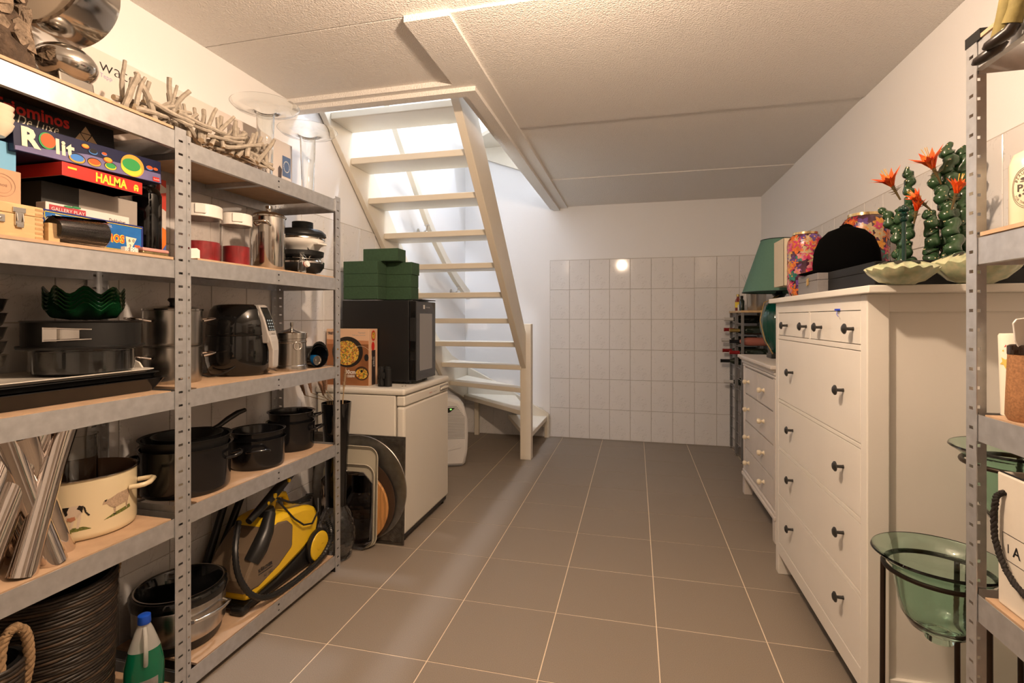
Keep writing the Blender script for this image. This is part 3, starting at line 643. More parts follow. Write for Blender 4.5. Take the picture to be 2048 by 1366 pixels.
# ---------------------------------------------------------------- baking tins (rack 1, third shelf)
z3 = S1[2]
def tray(name, label, x0, x1, y0, y1, z0, h, flare, m, lip=0.006, cat='tray'):
    t = thing(name, label, cat, ((x0 + x1) / 2, (y0 + y1) / 2, z0)); a, b_ = (x1 - x0) / 2, (y1 - y0) / 2
    def ring(dx, z, rad=0.03, n=5):
        out = []
        for cx, cy, a0 in ((a - dx, b_ - dx, 0), (-a + dx, b_ - dx, PI/2), (-a + dx, -b_ + dx, PI), (a - dx, -b_ + dx, 1.5*PI)):
            sx = 1 if cx > 0 else -1; sy = 1 if cy > 0 else -1
            for i in range(n): 
                an = a0 + PI/2 * i / (n - 1); out.append((cx - sx*rad + rad*math.cos(an), cy - sy*rad + rad*math.sin(an), z))
        return out
    R = [ring(flare + 0.004, 0.001), ring(flare, 0.0), ring(0.004, h - 0.002), ring(0, h - 0.002), ring(0, h), ring(0.006, h), ring(flare + 0.004, 0.004)]
    n = len(R[0]); mb = MB(); vs = [p for r in R for p in r]; fs = []
    for i in range(len(R) - 1):
        for k in range(n): fs.append((i*n + k, i*n + (k+1) % n, (i+1)*n + (k+1) % n, (i+1)*n + k))
    fs.append(tuple(range(n))[::-1]); fs.append(tuple(range((len(R)-1)*n, len(R)*n))); mb.add(vs, fs)
    mb.build('pan', m, t, smooth=35); return t
ENAM = mat('black_enamel', (0.006, 0.006, 0.007), 0.16, coat=0.3)
tray('roasting_tray', 'deep black enamel roasting tray at the bottom of the tin stack', -1.738, -1.44, 0.72, 1.318, z3, 0.042, 0.028, ENAM)
tray('baking_tray', 'shallow black baking tray lying in the deep roasting tray', -1.730, -1.452, 0.75, 1.300, z3 + 0.0432, 0.016, 0.012, BLACKM)
WENAM = mat('white_enamel', (0.75, 0.70, 0.62), 0.2)
t = tray('white_tray', 'thin white serving tray with raised end grips under the cake tins', -1.725, -1.455, 0.80, 1.285, z3 + 0.0602, 0.010, 0.014, WENAM)
for s_ in (1, -1):
    b = MB(); b.T = TR(0.03, s_ * 0.235, 0.008, rz=0 if s_ > 0 else PI)
    pts = [(-0.05, 0), (-0.035, 0.018), (-0.012, 0.027), (0.012, 0.027), (0.035, 0.018), (0.05, 0)]
    b.prism([(x, z) for x, z in pts], 0, 0.006, 'y'); b.build('grip', WENAM, t, bevel=0.002)
TZ = z3 + 0.0705
t = thing('glass_lidded_tin', 'dark round cake tin with a clear plastic wall on the white tray', 'cake tin', (-1.575, 1.150, z3 + 0.0705))
MB().lathe([(0, 0), (0.113, 0), (0.116, 0.004), (0.116, 0.060), (0.113, 0.062), (0, 0.062)], 48).build('tin', BLACKM, t, smooth=40)
MB().lathe([(0.1185, 0.003), (0.121, 0.003), (0.121, 0.063), (0.127, 0.065), (0.127, 0.068), (0.1185, 0.068)], 48, close=True).build('clear_wall', GLASS, t, smooth=40)
t = thing('springform_tin', 'black springform cake tin with a steel clasp on top of the tin stack', 'cake tin', (-1.575, 1.150, z3 + 0.1395))
MB().lathe([(0, 0), (0.145, 0), (0.147, 0.004), (0.147, 0.008), (0.136, 0.009), (0.136, 0.074), (0.140, 0.077), (0.137, 0.079), (0.133, 0.077), (0.133, 0.010), (0, 0.010)], 56).build('tin', BLACKM, t, smooth=40)
b = MB(); b.T = TR(0, 0, 0, rz=math.radians(-52))
for k in range(6):
    a0, a1 = -0.30 + 0.085 * k, -0.30 + 0.085 * (k + 1)
    b.add([(0.1375*math.cos(a), 0.1375*math.sin(a), z) for a in (a0, a1) for z in (0.030, 0.056)] + [(0.142*math.cos(a), 0.142*math.sin(a), z) for a in (a0, a1) for z in (0.030, 0.056)], [(0,1,3,2),(4,6,7,5),(0,4,5,1),(2,3,7,6),(1,5,7,3),(0,2,6,4)])
b.box(0.139, 0.150, -0.045, -0.015, 0.024, 0.062); b.tube([(0.150, -0.042, 0.06), (0.150, 0.06, 0.056)], 0.0025, 6); b.tube([(0.150, -0.042, 0.026), (0.150, 0.06, 0.030)], 0.0025, 6)
b.build('clasp', STEEL, t, smooth=40)
LEAF = mat('green_glaze', (0.006, 0.050, 0.016), 0.12, coat=0.6)
def leafwob(ph):
    return lambda a, r, z: (r * (1 + (0.10 * abs(math.sin(4 * a + ph)) if r > 0.06 else 0)), z + (0.012 * math.sin(8 * a + ph) if r > 0.07 else 0))
for k in range(5):
    r_ = 0.088
    o = MB().lathe([(0, 0.002), (0.035, 0.0), (0.075, 0.018), (r_, 0.038), (r_ - 0.002, 0.041), (0.073, 0.0215), (0.034, 0.004), (0, 0.0045)], 56, wob=leafwob(0.4)).build('leaf_bowl', LEAF, None, smooth=60, loc=(-1.600, 1.172, z3 + 0.2205 + 0.0115 * k))
    tag(o, ORD[k] + ' of the five dark green leaf bowls on the springform tin', 'bowl', 'green leaf bowls on the springform tin')
sb = MB().lathe(shell([(0, 0), (0.045, 0), (0.080, 0.03), (0.088, 0.058), (0.091, 0.060)], 0.0015), 48).mesh('mixing_bowl', BRUSH, 50)
for k in range(5):
    o = link('mixing_bowl', sb, None, (-1.640, 0.900, z3 + 0.0715 + 0.036 * k)); tag(o, ORD[k] + ' of the five steel mixing bowls stacked behind the cake tins', 'bowl', 'stacked steel mixing bowls')
t = carton('small_dark_box', 'small dark box with a white barcode label leaning on the trays', -1.475, -1.452, 0.80, 0.868, z3 + 0.0725, z3 + 0.135, mat('slate_card', (0.05, 0.05, 0.055), 0.5))
decal([rect(0.048, 0.066, 0.002, 0.014)], WHITE, t, (f, 0, 0), FACE_PX)
# ---------------------------------------------------------------- steel pots, fryer, ice bucket, black holder (rack 2, third shelf)
def loop_handle(b, r, z, a, w=0.055, out=0.045, rad=0.0045, drop=0.008):
    ca, sa = math.cos(a), math.sin(a)
    def P(u, o_, zz): return (ca * (r + o_) - sa * u, sa * (r + o_) + ca * u, zz)
    pts = [P(-w, -0.004, z - drop), P(-w, 0.018, z - drop * .5), P(-w * .9, out * .8, z), P(-w * .55, out, z + 0.001), P(w * .55, out, z + 0.001), P(w * .9, out * .8, z), P(w, 0.018, z - drop * .5), P(w, -0.004, z - drop)]
    b.tube(pts, rad, 8); return b
def pot(name, label, loc, r, h, m, lidh=None, handles=(), hm=None, hz=None, lip=0.004, cat='pot', group=None, wall=0.003, hw=0.05, hout=0.04, hrad=0.0045, wob=None, flare=0.0):
    t = thing(name, label, cat, loc, group=group)
    MB().lathe(shell([(0, 0), (r * 0.955, 0), (r * 0.985, 0.006), (r, 0.016), (r + flare * .6, h - 0.02), (r + flare, h - 0.003), (r + flare + lip, h - 0.0015), (r + flare + lip, h)], wall), 56).build('body', m, t, smooth=45)
    for a in handles:
        loop_handle(MB(), r + flare * .5, hz if hz else h - 0.03, a, hw, hout, hrad).build('handle', hm or m, t, smooth=60)
    return t
zq = S2[2]
pot('steel_pot', 'low polished steel casserole under a matching pot behind the rack post', (-1.612, 1.480, zq), 0.090, 0.128, BRUSH, handles=(1.25, 1.25 + PI), hm=CHROME, hz=0.098, hw=0.036, hout=0.05)
t = pot('steel_pot', 'lidded polished steel pot stacked on a matching casserole behind the rack post', (-1.612, 1.480, zq + 0.1285), 0.090, 0.128, BRUSH, handles=(1.25, 1.25 + PI), hm=CHROME, hz=0.098, hw=0.036, hout=0.05)
MB().lathe([(0, 0.128), (0.093, 0.1285), (0.094, 0.133), (0.06, 0.143), (0, 0.148)], 48).build('lid', STEEL, t, smooth=40)
MB().lathe([(0.012, 0.146), (0.010, 0.155), (0.018, 0.165), (0.014, 0.172), (0, 0.173)], 20).build('lid_knob', BLACKP, t, smooth=60)
# air fryer
t = thing('air_fryer', 'glossy black air fryer with a silver control panel and grip', 'air fryer', (-1.575, 1.752, zq), rz=math.radians(0))
def fry(a, r, z):
    k = 1.0 + 0.05 * math.cos(2 * a); return (r * k, z)
MB().lathe([(0, 0.0), (0.098, 0.0), (0.112, 0.012), (0.122, 0.06), (0.124, 0.11), (0.120, 0.158)], 56, wob=fry).build('base', BLACKG, t, smooth=60)
MB().lathe([(0.119, 0.1595), (0.121, 0.163), (0.117, 0.21), (0.104, 0.262), (0.092, 0.278), (0.075, 0.284), (0, 0.286)], 56, wob=fry).build('top', BLACKG, t, smooth=60)
a0 = math.radians(8)
def fp(u, d, z):   # u across, d outwards, in the direction the panel faces
    ca, sa = math.cos(a0), math.sin(a0); return (ca * d - sa * u, sa * d + ca * u, z)
def strip(bm, prof, w, th):
    """prof: [(d, z, halfwidth)] front surface, extruded inwards"""
    vs = []; fs = []
    for d, z, hw in prof:
        vs += [fp(-hw, d, z), fp(hw, d, z), fp(hw, d - th, z), fp(-hw, d - th, z)]
    for i in range(len(prof) - 1):
        for k in range(4): fs.append((i*4 + k, i*4 + (k+1) % 4, i*4 + 4 + (k+1) % 4, i*4 + 4 + k))
    fs.append((3, 2, 1, 0)); e = (len(prof)-1)*4; fs.append((e, e+1, e+2, e+3)); bm.add(vs, fs)
SILV = mat('silver_plastic', (0.55, 0.52, 0.49), 0.35, metal=0.4)
t2 = bpy.data.objects.new('control_panel', None)
bpy.data.objects.remove(t2)
a0 = math.radians(4)
b = MB(); strip(b, [(0.150, 0.128, 0.026), (0.152, 0.155, 0.027), (0.147, 0.175, 0.028), (0.132, 0.225, 0.029), (0.108, 0.276, 0.027), (0.102, 0.283, 0.02)], 0, 0.05)
b.build('control_panel', SILV, t, bevel=0.004)
b = MB(); strip(b, [(0.1475, 0.1785, 0.021), (0.1335, 0.2255, 0.022), (0.1110, 0.2725, 0.021)], 0, 0.001); pan = b.build('display', BLACKG, t)
b = MB()
for i in range(4):
    for j in range(3):
        q = 0.183 + 0.012 * i; d = 0.1480 - (q - 0.1785) * 0.298 + 0.0008; u = -0.012 + 0.012 * j
        vs = [fp(u + 0.004*math.cos(s*PI/4), d - 0.298*0.004*math.sin(s*PI/4), q + 0.004*math.sin(s*PI/4)) for s in range(8)]; b.poly(vs)
b.build('buttons', mat('print_pale_blue', (0.25, 0.33, 0.40), 0.4), t)
b = MB(); strip(b, [(0.158, 0.028, 0.013), (0.164, 0.034, 0.017), (0.166, 0.10, 0.019), (0.160, 0.135, 0.025), (0.152, 0.160, 0.026)], 0, 0.022); b.build('grip', SILV, t, bevel=0.006)
c0, s0 = math.cos(a0), math.sin(a0)
text('PRINCESS', 0.008, INK, t, (c0*0.1535 + s0*0.012, s0*0.1535 - c0*0.012, 0.164), rot3((-s0, c0, 0), (0, 0, 1)), width=0.024)
MB().tube([(-0.02 + 0.09*math.cos(x), -0.075 + 0.06*math.sin(x), 0.004 + 0.055*(1+math.sin(x*1.0))) for x in [0.3*i - 2.2 for i in range(12)]], 0.003, 6).build('power_cord', BLACKP, t, smooth=60)
# ice bucket
t = thing('ice_bucket', 'polished steel lidded ice bucket with ring handles beside the air fryer', 'ice bucket', (-1.475, 1.945, zq))
MB().lathe([(0, 0), (0.064, 0), (0.066, 0.006), (0.064, 0.022), (0.061, 0.024), (0.060, 0.12), (0.062, 0.122), (0.062, 0.127), (0.060, 0.129), (0.060, 0.138), (0.0635, 0.140), (0.0635, 0.158)], 48).build('body', BRUSH, t, smooth=40)
MB().lathe([(0.0645, 0.1582), (0.0645, 0.164), (0.05, 0.170), (0.02, 0.178), (0.006, 0.184), (0.005, 0.192), (0.007, 0.197), (0.006, 0.210), (0, 0.211)], 40).build('lid', STEEL, t, smooth=40)
for a in (-0.55, -0.55 + PI):
    b = MB(); cx, cy = 0.067*math.cos(a), 0.067*math.sin(a)
    b.tube([(cx - math.sin(a)*0.017*math.sin(x), cy + math.cos(a)*0.017*math.sin(x), 0.125 - 0.017 + 0.017*math.cos(x)) for x in [2*PI*i/18 for i in range(18)]], 0.0022, 6, closed=True)
    b.build('ring_handle', CHROME, t, smooth=60)
# black holder on its side with a can in it
t = thing('black_holder', 'black scooped plastic holder lying on its side with an open mouth', 'holder', (-1.490, 2.085, zq + 0.0515), rz=math.radians(-108))
b = MB(); b.T = TR(0, -0.06, 0, rx=-PI/2)
def scoop(a, r, z):   # taller lip on one side
    return (r, z * (1.0 if z < 0.06 else (1.0 + 0.0 * math.sin(a)))) 
outp = [(0, 0.0), (0.040, 0.0), (0.046, 0.006), (0.047, 0.07), (0.050, 0.10), (0.0505, 0.135)]
b.lathe(shell(outp, 0.003), 40); b.build('body', BLACKG, t, smooth=50)
b = MB(); b.T = TR(0, 0.03, 0)
sc = []
for i in range(13):
    an = PI * i / 12
    sc.append((0.050*math.cos(an), 0.050*math.sin(an)))
vs = [(x, 0.035, z) for x, z in sc] + [(x, 0.048 , z + 0.020*math.sin(PI*i/12)) for i, (x, z) in enumerate(sc)]
b.add(vs, [(i, i+1, 14+i, 13+i) for i in range(12)]); b.build('lip', BLACKG, t, smooth=60, solid=0.003)
can = thing('drink_can', 'blue and silver drinks can lying inside the black holder', 'can', (-1.462, 2.076, zq + 0.035), rz=math.radians(-108))
b = MB(); b.T = TR(0, -0.03, -0.002, rx=-PI/2); b.lathe([(0, 0), (0.022, 0), (0.025, 0.006), (0.025, 0.055), (0.022, 0.062)], 28); b.build('body', mat('can_blue', (0.02, 0.22, 0.60), 0.25, metal=0.6), can, smooth=40)
b = MB(); b.T = TR(0, -0.03, -0.002, rx=-PI/2); b.lathe([(0.022, 0.062), (0.0225, 0.064), (0.019, 0.064), (0.018, 0.060), (0, 0.060)], 28); b.box(-0.005, 0.005, -0.01, 0.008, 0.060, 0.062); b.build('lid', STEEL, can, smooth=40)
# ---------------------------------------------------------------- rack 2, second shelf
zp = S2[1]
def dispenser(loc, r, h, label, lab2):
    t = thing('dry_food_dispenser', label, 'container', loc)
    CL = mat('clear_plastic', (0.93, 0.90, 0.88), 0.04, trans=1.0, ior=1.3)
    MB().lathe(shell([(0, 0), (r - 0.003, 0), (r - 0.001, 0.004), (r, 0.02), (r, h - 0.042)], 0.002), 48).build('tub', CL, t, smooth=40)
    MB().lathe([(0, 0.004), (r - 0.005, 0.004), (r - 0.005, 0.078), (0, 0.082)], 40).build('contents', mat('red_contents', (0.42, 0.02, 0.025), 0.5, noise=(40, 0.4)), t, smooth=40)
    MB().lathe([(r + 0.001, h - 0.046), (r + 0.004, h - 0.044), (r + 0.004, h - 0.003), (r + 0.001, h), (0, h)], 48).build('lid', WHITEP, t, smooth=40)
    b = MB(); b.T = TR(0, 0, 0, rz=math.radians(-50)); b.box(r + 0.002, r + 0.008, -0.012, 0.024, h - 0.036, h - 0.002); b.build('tab', WHITEP, t, bevel=0.003)
    return t
dispenser((-1.545, 1.532, zp), 0.066, 0.210, 'larger clear tub of red contents with a white lid', '')
dispenser((-1.510, 1.665, zp), 0.051, 0.204, 'smaller clear tub of red contents with a white lid beside the steel stockpot', '')
o = MB().prism([(0, 0), (0.038, 0), (0.038, 0.030), (0.026, 0.036), (0, 0.032)], -0.003, 0.0, 'x').build('paper_card', WHITE, None, loc=(-1.425, 1.372, zp)); tag(o, 'white folded paper card in front of the larger clear tub', 'card')
t = thing('stockpot', 'tall mirror polished steel stockpot with a domed lid', 'pot', (-1.505, 1.838, zp))
MB().lathe([(0, 0), (0.0605, 0), (0.063, 0.004), (0.063, 0.222), (0.066, 0.224)], 56).build('body', STEEL, t, smooth=40)
MB().lathe([(0.068, 0.224), (0.069, 0.229), (0.060, 0.237), (0.035, 0.247), (0, 0.252)], 48).build('lid', STEEL, t, smooth=50)
MB().lathe([(0.013, 0.250), (0.013, 0.262), (0.015, 0.264), (0.014, 0.274), (0, 0.275)], 24).build('lid_knob', STEEL, t, smooth=50)
for a in (-1.25, -1.25 + PI): loop_handle(MB(), 0.062, 0.195, a, 0.028, 0.034, 0.005, 0.01).build('handle', STEEL, t, smooth=60)
# stack of grills
cx, cy = -1.555, 2.122
t = thing('party_grill', 'black round party grill with a steel band at the bottom of the grill stack', 'grill', (cx, cy, zp))
MB().lathe([(0, 0.012), (0.05, 0.012), (0.085, 0.022), (0.102, 0.045), (0.103, 0.060), (0, 0.060)], 48).build('body', BLACKP, t, smooth=40)
MB().lathe([(0.1035, 0.0602), (0.1035, 0.068), (0.094, 0.078), (0, 0.079)], 48).build('steel_top', STEEL, t, smooth=40)
for a in (0.3, 2.4, 4.5): MB().box(0.055*math.cos(a)-.009, 0.055*math.cos(a)+.009, 0.055*math.sin(a)-.009, 0.055*math.sin(a)+.009, 0, 0.016).build('foot', BLACKP, t, bevel=0.002)
b = MB(); b.tube([(0.085*math.cos(x), 0.085*math.sin(x), 0.082 + 0.003*math.sin(3*x)) for x in [-1.4 + .2*i for i in range(12)]], 0.003, 6); b.build('element_rod', STEEL, t, smooth=60)
t = thing('griddle_plate', 'matt black round griddle plate propped between the stacked grills', 'griddle', (cx - 0.005, cy, zp + 0.0885))
MB().lathe([(0, 0.0), (0.09, 0.0), (0.104, 0.010), (0.106, 0.030), (0.103, 0.030), (0.10, 0.018), (0, 0.018)], 48).build('plate', BLACKM, t, smooth=40)
b = MB(); b.T = TR(0, 0, 0, rz=-0.5); b.tube([(0.06, 0, 0.0), (0.085, 0.0, -0.004), (0.10, 0, 0.004)], 0.004, 6); b.build('rod', STEEL, t, smooth=60)
t = thing('white_grill', 'white plastic raclette grill base with a jutting side grip', 'grill', (cx, cy, zp + 0.1192))
MB().lathe([(0, 0.0), (0.06, 0.0), (0.075, 0.02), (0.098, 0.032), (0.104, 0.044), (0.104, 0.054), (0, 0.056)], 48).build('body', WHITEP, t, smooth=40)
MB().lathe([(0.1045, 0.0542), (0.106, 0.056), (0.105, 0.062), (0, 0.063)], 48).build('rim', STEEL, t, smooth=40)
b = MB(); b.T = TR(0, 0, 0, rz=math.radians(-8)); b.prism([(0.075, 0.002), (0.10, 0.026), (0.128, 0.026), (0.128, 0.034), (0.085, 0.044), (0.06, 0.02)], -0.03, 0.03, 'y'); b.build('grip', WHITEP, t, bevel=0.003)
WOODB = mat('bamboo', (0.60, 0.36, 0.15), 0.5, noise=(30, 0.2), stretch=(1, 8, 1))
sp = MB().add([(-0.05,-0.006,0),(0.05,-0.009,0),(0.05,0.009,0),(-0.05,0.006,0),(-0.05,-0.006,0.004),(0.05,-0.009,0.004),(0.05,0.009,0.004),(-0.05,0.006,0.004)], [(0,3,2,1),(4,5,6,7),(0,1,5,4),(1,2,6,5),(2,3,7,6),(3,0,4,7)]).mesh('wooden_spatula', WOODB)
for k, (dx, dy, dz, rz) in enumerate(((0.05, 0.02, 0, 1.3), (0.05, -0.005, 0, 1.45), (0.052, 0.03, 0.0045, 1.2), (0.048, 0.0, 0.0045, 1.5))):
    o = link('wooden_spatula', sp, None, (cx + dx, cy + dy, zp + 0.1828 + dz), rz); tag(o, 'small wooden raclette spatula tucked under the black pan', 'spatula', 'wooden raclette spatulas')
t = thing('raclette_pan', 'wide black grill pan with a turned down rim on top of the grill stack', 'grill pan', (cx, cy, zp + 0.192))
MB().lathe([(0.0, 0.012), (0.070, 0.012), (0.095, 0.008), (0.107, 0.0), (0.112, 0.001), (0.110, 0.014), (0.095, 0.028), (0.0, 0.030)], 48).build('pan', BLACKM, t, smooth=40)
pm = MB().lathe([(0, 0), (0.044, 0), (0.048, 0.008), (0.047, 0.009), (0.042, 0.002), (0, 0.002)], 32).mesh('mini_pan', BLACKM, 40)
for k in range(5):
    o = link('mini_pan', pm, None, (cx + 0.015, cy - 0.012, zp + 0.2225 + 0.0062 * k)); tag(o, ORD[k] + ' of the five small black raclette pans on the wide grill pan', 'pan', 'stacked mini raclette pans')
o = MB().lathe([(0, 0), (0.095, 0), (0.105, 0.010), (0.103, 0.014), (0, 0.012)], 40).build('flat_griddle', BLACKM, None, smooth=40, loc=(-1.655, 1.93, zp)); tag(o, 'flat black round griddle lying behind the stockpot', 'griddle')
o.location = (-1.64, 1.925, zp + 0.0); o.rotation_euler = (0, 0, 0)
t = thing('swing_top_bottle', 'small clear swing top bottle with a white and red stopper', 'bottle', (-1.430, 1.955, zp))
MB().lathe(shell([(0, 0), (0.016, 0), (0.017, 0.004), (0.017, 0.045), (0.009, 0.062), (0.008, 0.085), (0.010, 0.087), (0.010, 0.094)], 0.0018), 28).build('glass', GLASS, t, smooth=50)
b = MB(); b.T = TR(0.014, 0.004, 0.038, ry=PI/2 - 0.3); b.lathe([(0.0, 0.0), (0.010, 0.0), (0.0135, 0.004), (0.0135, 0.014), (0, 0.016)], 24); b.build('stopper', WHITEP, t, smooth=40)
b = MB(); b.T = TR(0.012, 0.004, 0.039, ry=PI/2 - 0.3); b.lathe([(0.009, 0), (0.0125, 0.0), (0.0125, 0.004), (0.009, 0.004)], 24, close=True); b.build('seal', RED, t, smooth=40)
b = MB(); b.tube([(0.0, -0.011, 0.085), (0.012, -0.012, 0.07), (0.018, -0.008, 0.052), (0.016, 0.004, 0.045), (0.018, 0.014, 0.052), (0.012, 0.013, 0.07), (0, 0.011, 0.085)], 0.0012, 6); b.build('wire', STEEL, t, smooth=60)
# ---------------------------------------------------------------- fourth shelves: pots
z4 = S1[3]
CREAME = mat('cream_enamel', (0.74, 0.62, 0.40), 0.18, coat=0.4)
BROWNI = mat('brown_interior', (0.10, 0.055, 0.03), 0.25)
t = thing('cow_pot', 'wide cream enamel pot printed with a cow and a sheep', 'pot', (-1.603, 1.168, z4))
R0, H0 = 0.130, 0.172
mb = MB(); mb.lathe([(0, 0), (R0 - 0.008, 0), (R0 - 0.001, 0.006), (R0, 0.018), (R0, H0 - 0.004)], 64)
mb.mi = 1; mb.lathe([(R0, H0 - 0.004), (R0 + 0.004, H0 - 0.002), (R0 + 0.004, H0), (R0, H0 + 0.001)], 64); mb.mi = 2
mb.lathe([(R0, H0 + 0.001), (R0 - 0.004, H0 - 0.004), (R0 - 0.004, 0.010), (0, 0.008)], 64)
mb.build('body', [CREAME, STEEL, BROWNI], t, smooth=45)
for a in (0.62, 0.62 + PI):
    b = MB(); loop_handle(b, R0, H0 - 0.052, a, 0.042, 0.042, 0.0075, 0.004); b.build('handle', CREAME, t, smooth=60)
def inpoly(u, z, p):
    c = False; n = len(p)
    for i in range(n):
        (x1, y1), (x2, y2) = p[i], p[i - 1]
        if (y1 > z) != (y2 > z) and u < (x2 - x1) * (z - y1) / (y2 - y1) + x1: c = not c
    return c
def wrap(polys, m, name, dr):
    """flat drawing (u metres round the wall, z) pressed on to the pot wall in fine cells"""
    b = MB(); c = 0.0011
    for p in polys:
        u0, u1 = min(q[0] for q in p), max(q[0] for q in p); v0, v1 = min(q[1] for q in p), max(q[1] for q in p)
        for i in range(int((u1 - u0) / c) + 1):
            for k in range(int((v1 - v0) / c) + 1):
                u, z = u0 + c * i, v0 + c * k
                if inpoly(u + c / 2, z + c / 2, p):
                    b.quad(*[((R0 + dr) * math.cos(q / R0), (R0 + dr) * math.sin(q / R0), w) for q, w in ((u, z), (u + c, z), (u + c, z + c), (u, z + c))])
    return b.build(name, m, t)
def du(deg): return math.radians(deg) * R0
U = du(-45)
HIDE = mat('print_hide_white', (0.62, 0.50, 0.38), 0.3); HIDEB = mat('print_hide_black', (0.015, 0.012, 0.01), 0.3); UDD = mat('print_pink_brown', (0.42, 0.18, 0.10), 0.3); GRASS = mat('print_grass', (0.20, 0.22, 0.05), 0.4, noise=(200, 0.6)); WOOL = mat('print_wool', (0.52, 0.38, 0.26), 0.4, noise=(260, 0.35))
def C(pts, s=1.15, u0=U, z0=0.030): return [(u0 + x * s, z0 + z * s) for x, z in pts]
wrap([C([(-0.055, 0.0), (0.034, 0.002), (0.020, 0.010), (-0.03, 0.012), (-0.055, 0.010)])], GRASS, 'grass_print', 0.0004)
wrap([C([(-0.06, 0.034), (-0.02, 0.030), (0.006, 0.036), (0.016, 0.046), (0.018, 0.061), (0.010, 0.064), (-0.03, 0.061), (-0.062, 0.062)]), C([(-0.058, 0.034), (-0.052, 0.034), (-0.05, 0.006), (-0.056, 0.006)]), C([(-0.040, 0.034), (-0.035, 0.033), (-0.036, 0.006), (-0.041, 0.006)]), C([(0.006, 0.044), (0.015, 0.046), (0.013, 0.028), (0.010, 0.008), (0.005, 0.008), (0.007, 0.028)]), C([(-0.004, 0.034), (0.003, 0.036), (0.0, 0.022), (-0.004, 0.008), (-0.009, 0.008), (-0.005, 0.022)]), C([(-0.085, 0.062), (-0.062, 0.064), (-0.062, 0.045), (-0.075, 0.040), (-0.086, 0.040)])], HIDE, 'cow_print', 0.0006)
wrap([C([(-0.03, 0.061), (-0.008, 0.062), (-0.012, 0.052), (-0.011, 0.044), (-0.019, 0.038), (-0.026, 0.045), (-0.034, 0.048)]), C([(0.010, 0.0635), (0.018, 0.060), (0.016, 0.044), (0.011, 0.052), (0.006, 0.055)]), C([(-0.06, 0.061), (-0.045, 0.061), (-0.042, 0.046), (-0.05, 0.038), (-0.062, 0.042)]), C([(0.017, 0.062), (0.022, 0.056), (0.024, 0.045), (0.031, 0.036), (0.028, 0.034), (0.021, 0.044), (0.019, 0.054)])], HIDEB, 'cow_patches', 0.0009)
wrap([C([(-0.012, 0.036), (0.002, 0.038), (0.004, 0.030), (-0.004, 0.026), (-0.012, 0.030)])], UDD, 'udder_print', 0.0009)
US = du(1)
wrap([C([(-0.035, 0.0), (0.04, 0.010), (0.036, 0.020), (-0.01, 0.012)], 1.1, US, 0.046)], GRASS, 'grass_print', 0.0004)
wrap([C([(-0.020, 0.030), (-0.010, 0.024), (0.03, 0.030), (0.036, 0.050), (0.030, 0.062), (0.0, 0.060), (-0.02, 0.052), (-0.034, 0.050), (-0.038, 0.040), (-0.028, 0.040)], 1.1, US, 0.046), C([(-0.012, 0.028), (-0.006, 0.026), (-0.007, 0.008), (-0.011, 0.008)], 1.1, US, 0.046), C([(0.022, 0.030), (0.029, 0.030), (0.027, 0.012), (0.023, 0.012)], 1.1, US, 0.046)], WOOL, 'sheep_print', 0.0006)
wrap([C([(-0.034, 0.050), (-0.027, 0.053), (-0.030, 0.046)], 1.1, US, 0.046), C([(-0.012, 0.010), (-0.006, 0.010), (-0.006, 0.007), (-0.012, 0.007)], 1.1, US, 0.046)], HIDEB, 'sheep_marks', 0.0009)
t = thing('glass_jar', 'tall clear glass jar standing inside the cream cow pot', 'jar', (-1.632, 1.175, z4 + 0.010))
MB().lathe(shell([(0, 0), (0.044, 0), (0.047, 0.006), (0.047, 0.262), (0.049, 0.264)], 0.0025), 40).build('glass', GLASS, t, smooth=45)
# chrome vase of crossing tubes
t = thing('tube_vase', 'chrome vase made of a bundle of slanting open tubes', 'vase', (-1.485, 0.950, z4))
tubes = [((0.042, -0.038, 0), (0.030, 0.060, 0.335)), ((0.015, -0.115, 0), (0.004, 0.022, 0.335)), ((0.040, 0.030, 0), (0.0, -0.045, 0.335)), ((-0.012, 0.086, 0), (0.015, -0.02, 0.335)),
         ((-0.045, -0.065, 0), (-0.035, 0.055, 0.335)), ((-0.055, 0.02, 0), (-0.05, -0.095, 0.335)), ((0.03, -0.17, 0), (-0.02, -0.02, 0.335))]
for (p, q) in tubes:
    P, Q = Vector(p), Vector(q); n = 8; pts = [tuple(P.lerp(Q, i / n)) for i in range(n + 1)]; rr = [0.0255 + 0.005 * (abs(i / n - 0.5) * 2) ** 2 for i in range(n + 1)]
    b = MB(); b.tube(pts, rr, 24, caps=False)
    b.v = [(x, y, max(z, 0.0)) for x, y, z in b.v]; b.build('tube', CHROME, t, smooth=60)
# black enamel pots
zb = S2[3]
def bpot(label, loc, r, h, handles, flare=0.004, group=None, hz=None, hw=0.04): return pot('black_pot', label, loc, r, h, ENAM, handles=handles, hm=ENAM, lip=0.006, wall=0.004, flare=flare, hz=hz, hw=hw, hout=0.036, hrad=0.006, group=group)
bpot('large black enamel pot at the bottom of the tall pot stack', (-1.552, 1.478, zb), 0.138, 0.158, (0.55, 0.55 + PI), hz=0.115)
t = pot('black_pot', 'black pan with a flared rim nested in the large enamel pot', (-1.552, 1.478, zb + 0.130), 0.128, 0.058, BLACKM, lip=0.006, wall=0.004, flare=0.010)
t = thing('frying_pan', 'black frying pan with a curved handle resting in the tall pot stack', 'frying pan', (-1.545, 1.478, zb + 0.1405), rx=math.radians(0))
MB().lathe(shell([(0, 0), (0.085, 0), (0.094, 0.008), (0.108, 0.052), (0.111, 0.053)], 0.003), 48).build('pan', BLACKM, t, smooth=45)
b = MB(); b.tube([(0.0, 0.105, 0.046), (0.01, 0.130, 0.056), (0.02, 0.16, 0.075), (0.028, 0.20, 0.092), (0.034, 0.232, 0.098)], [0.009, 0.011, 0.013, 0.013, 0.010], 10, flat=0.8); b.build('handle', BLACKP, t, smooth=60)
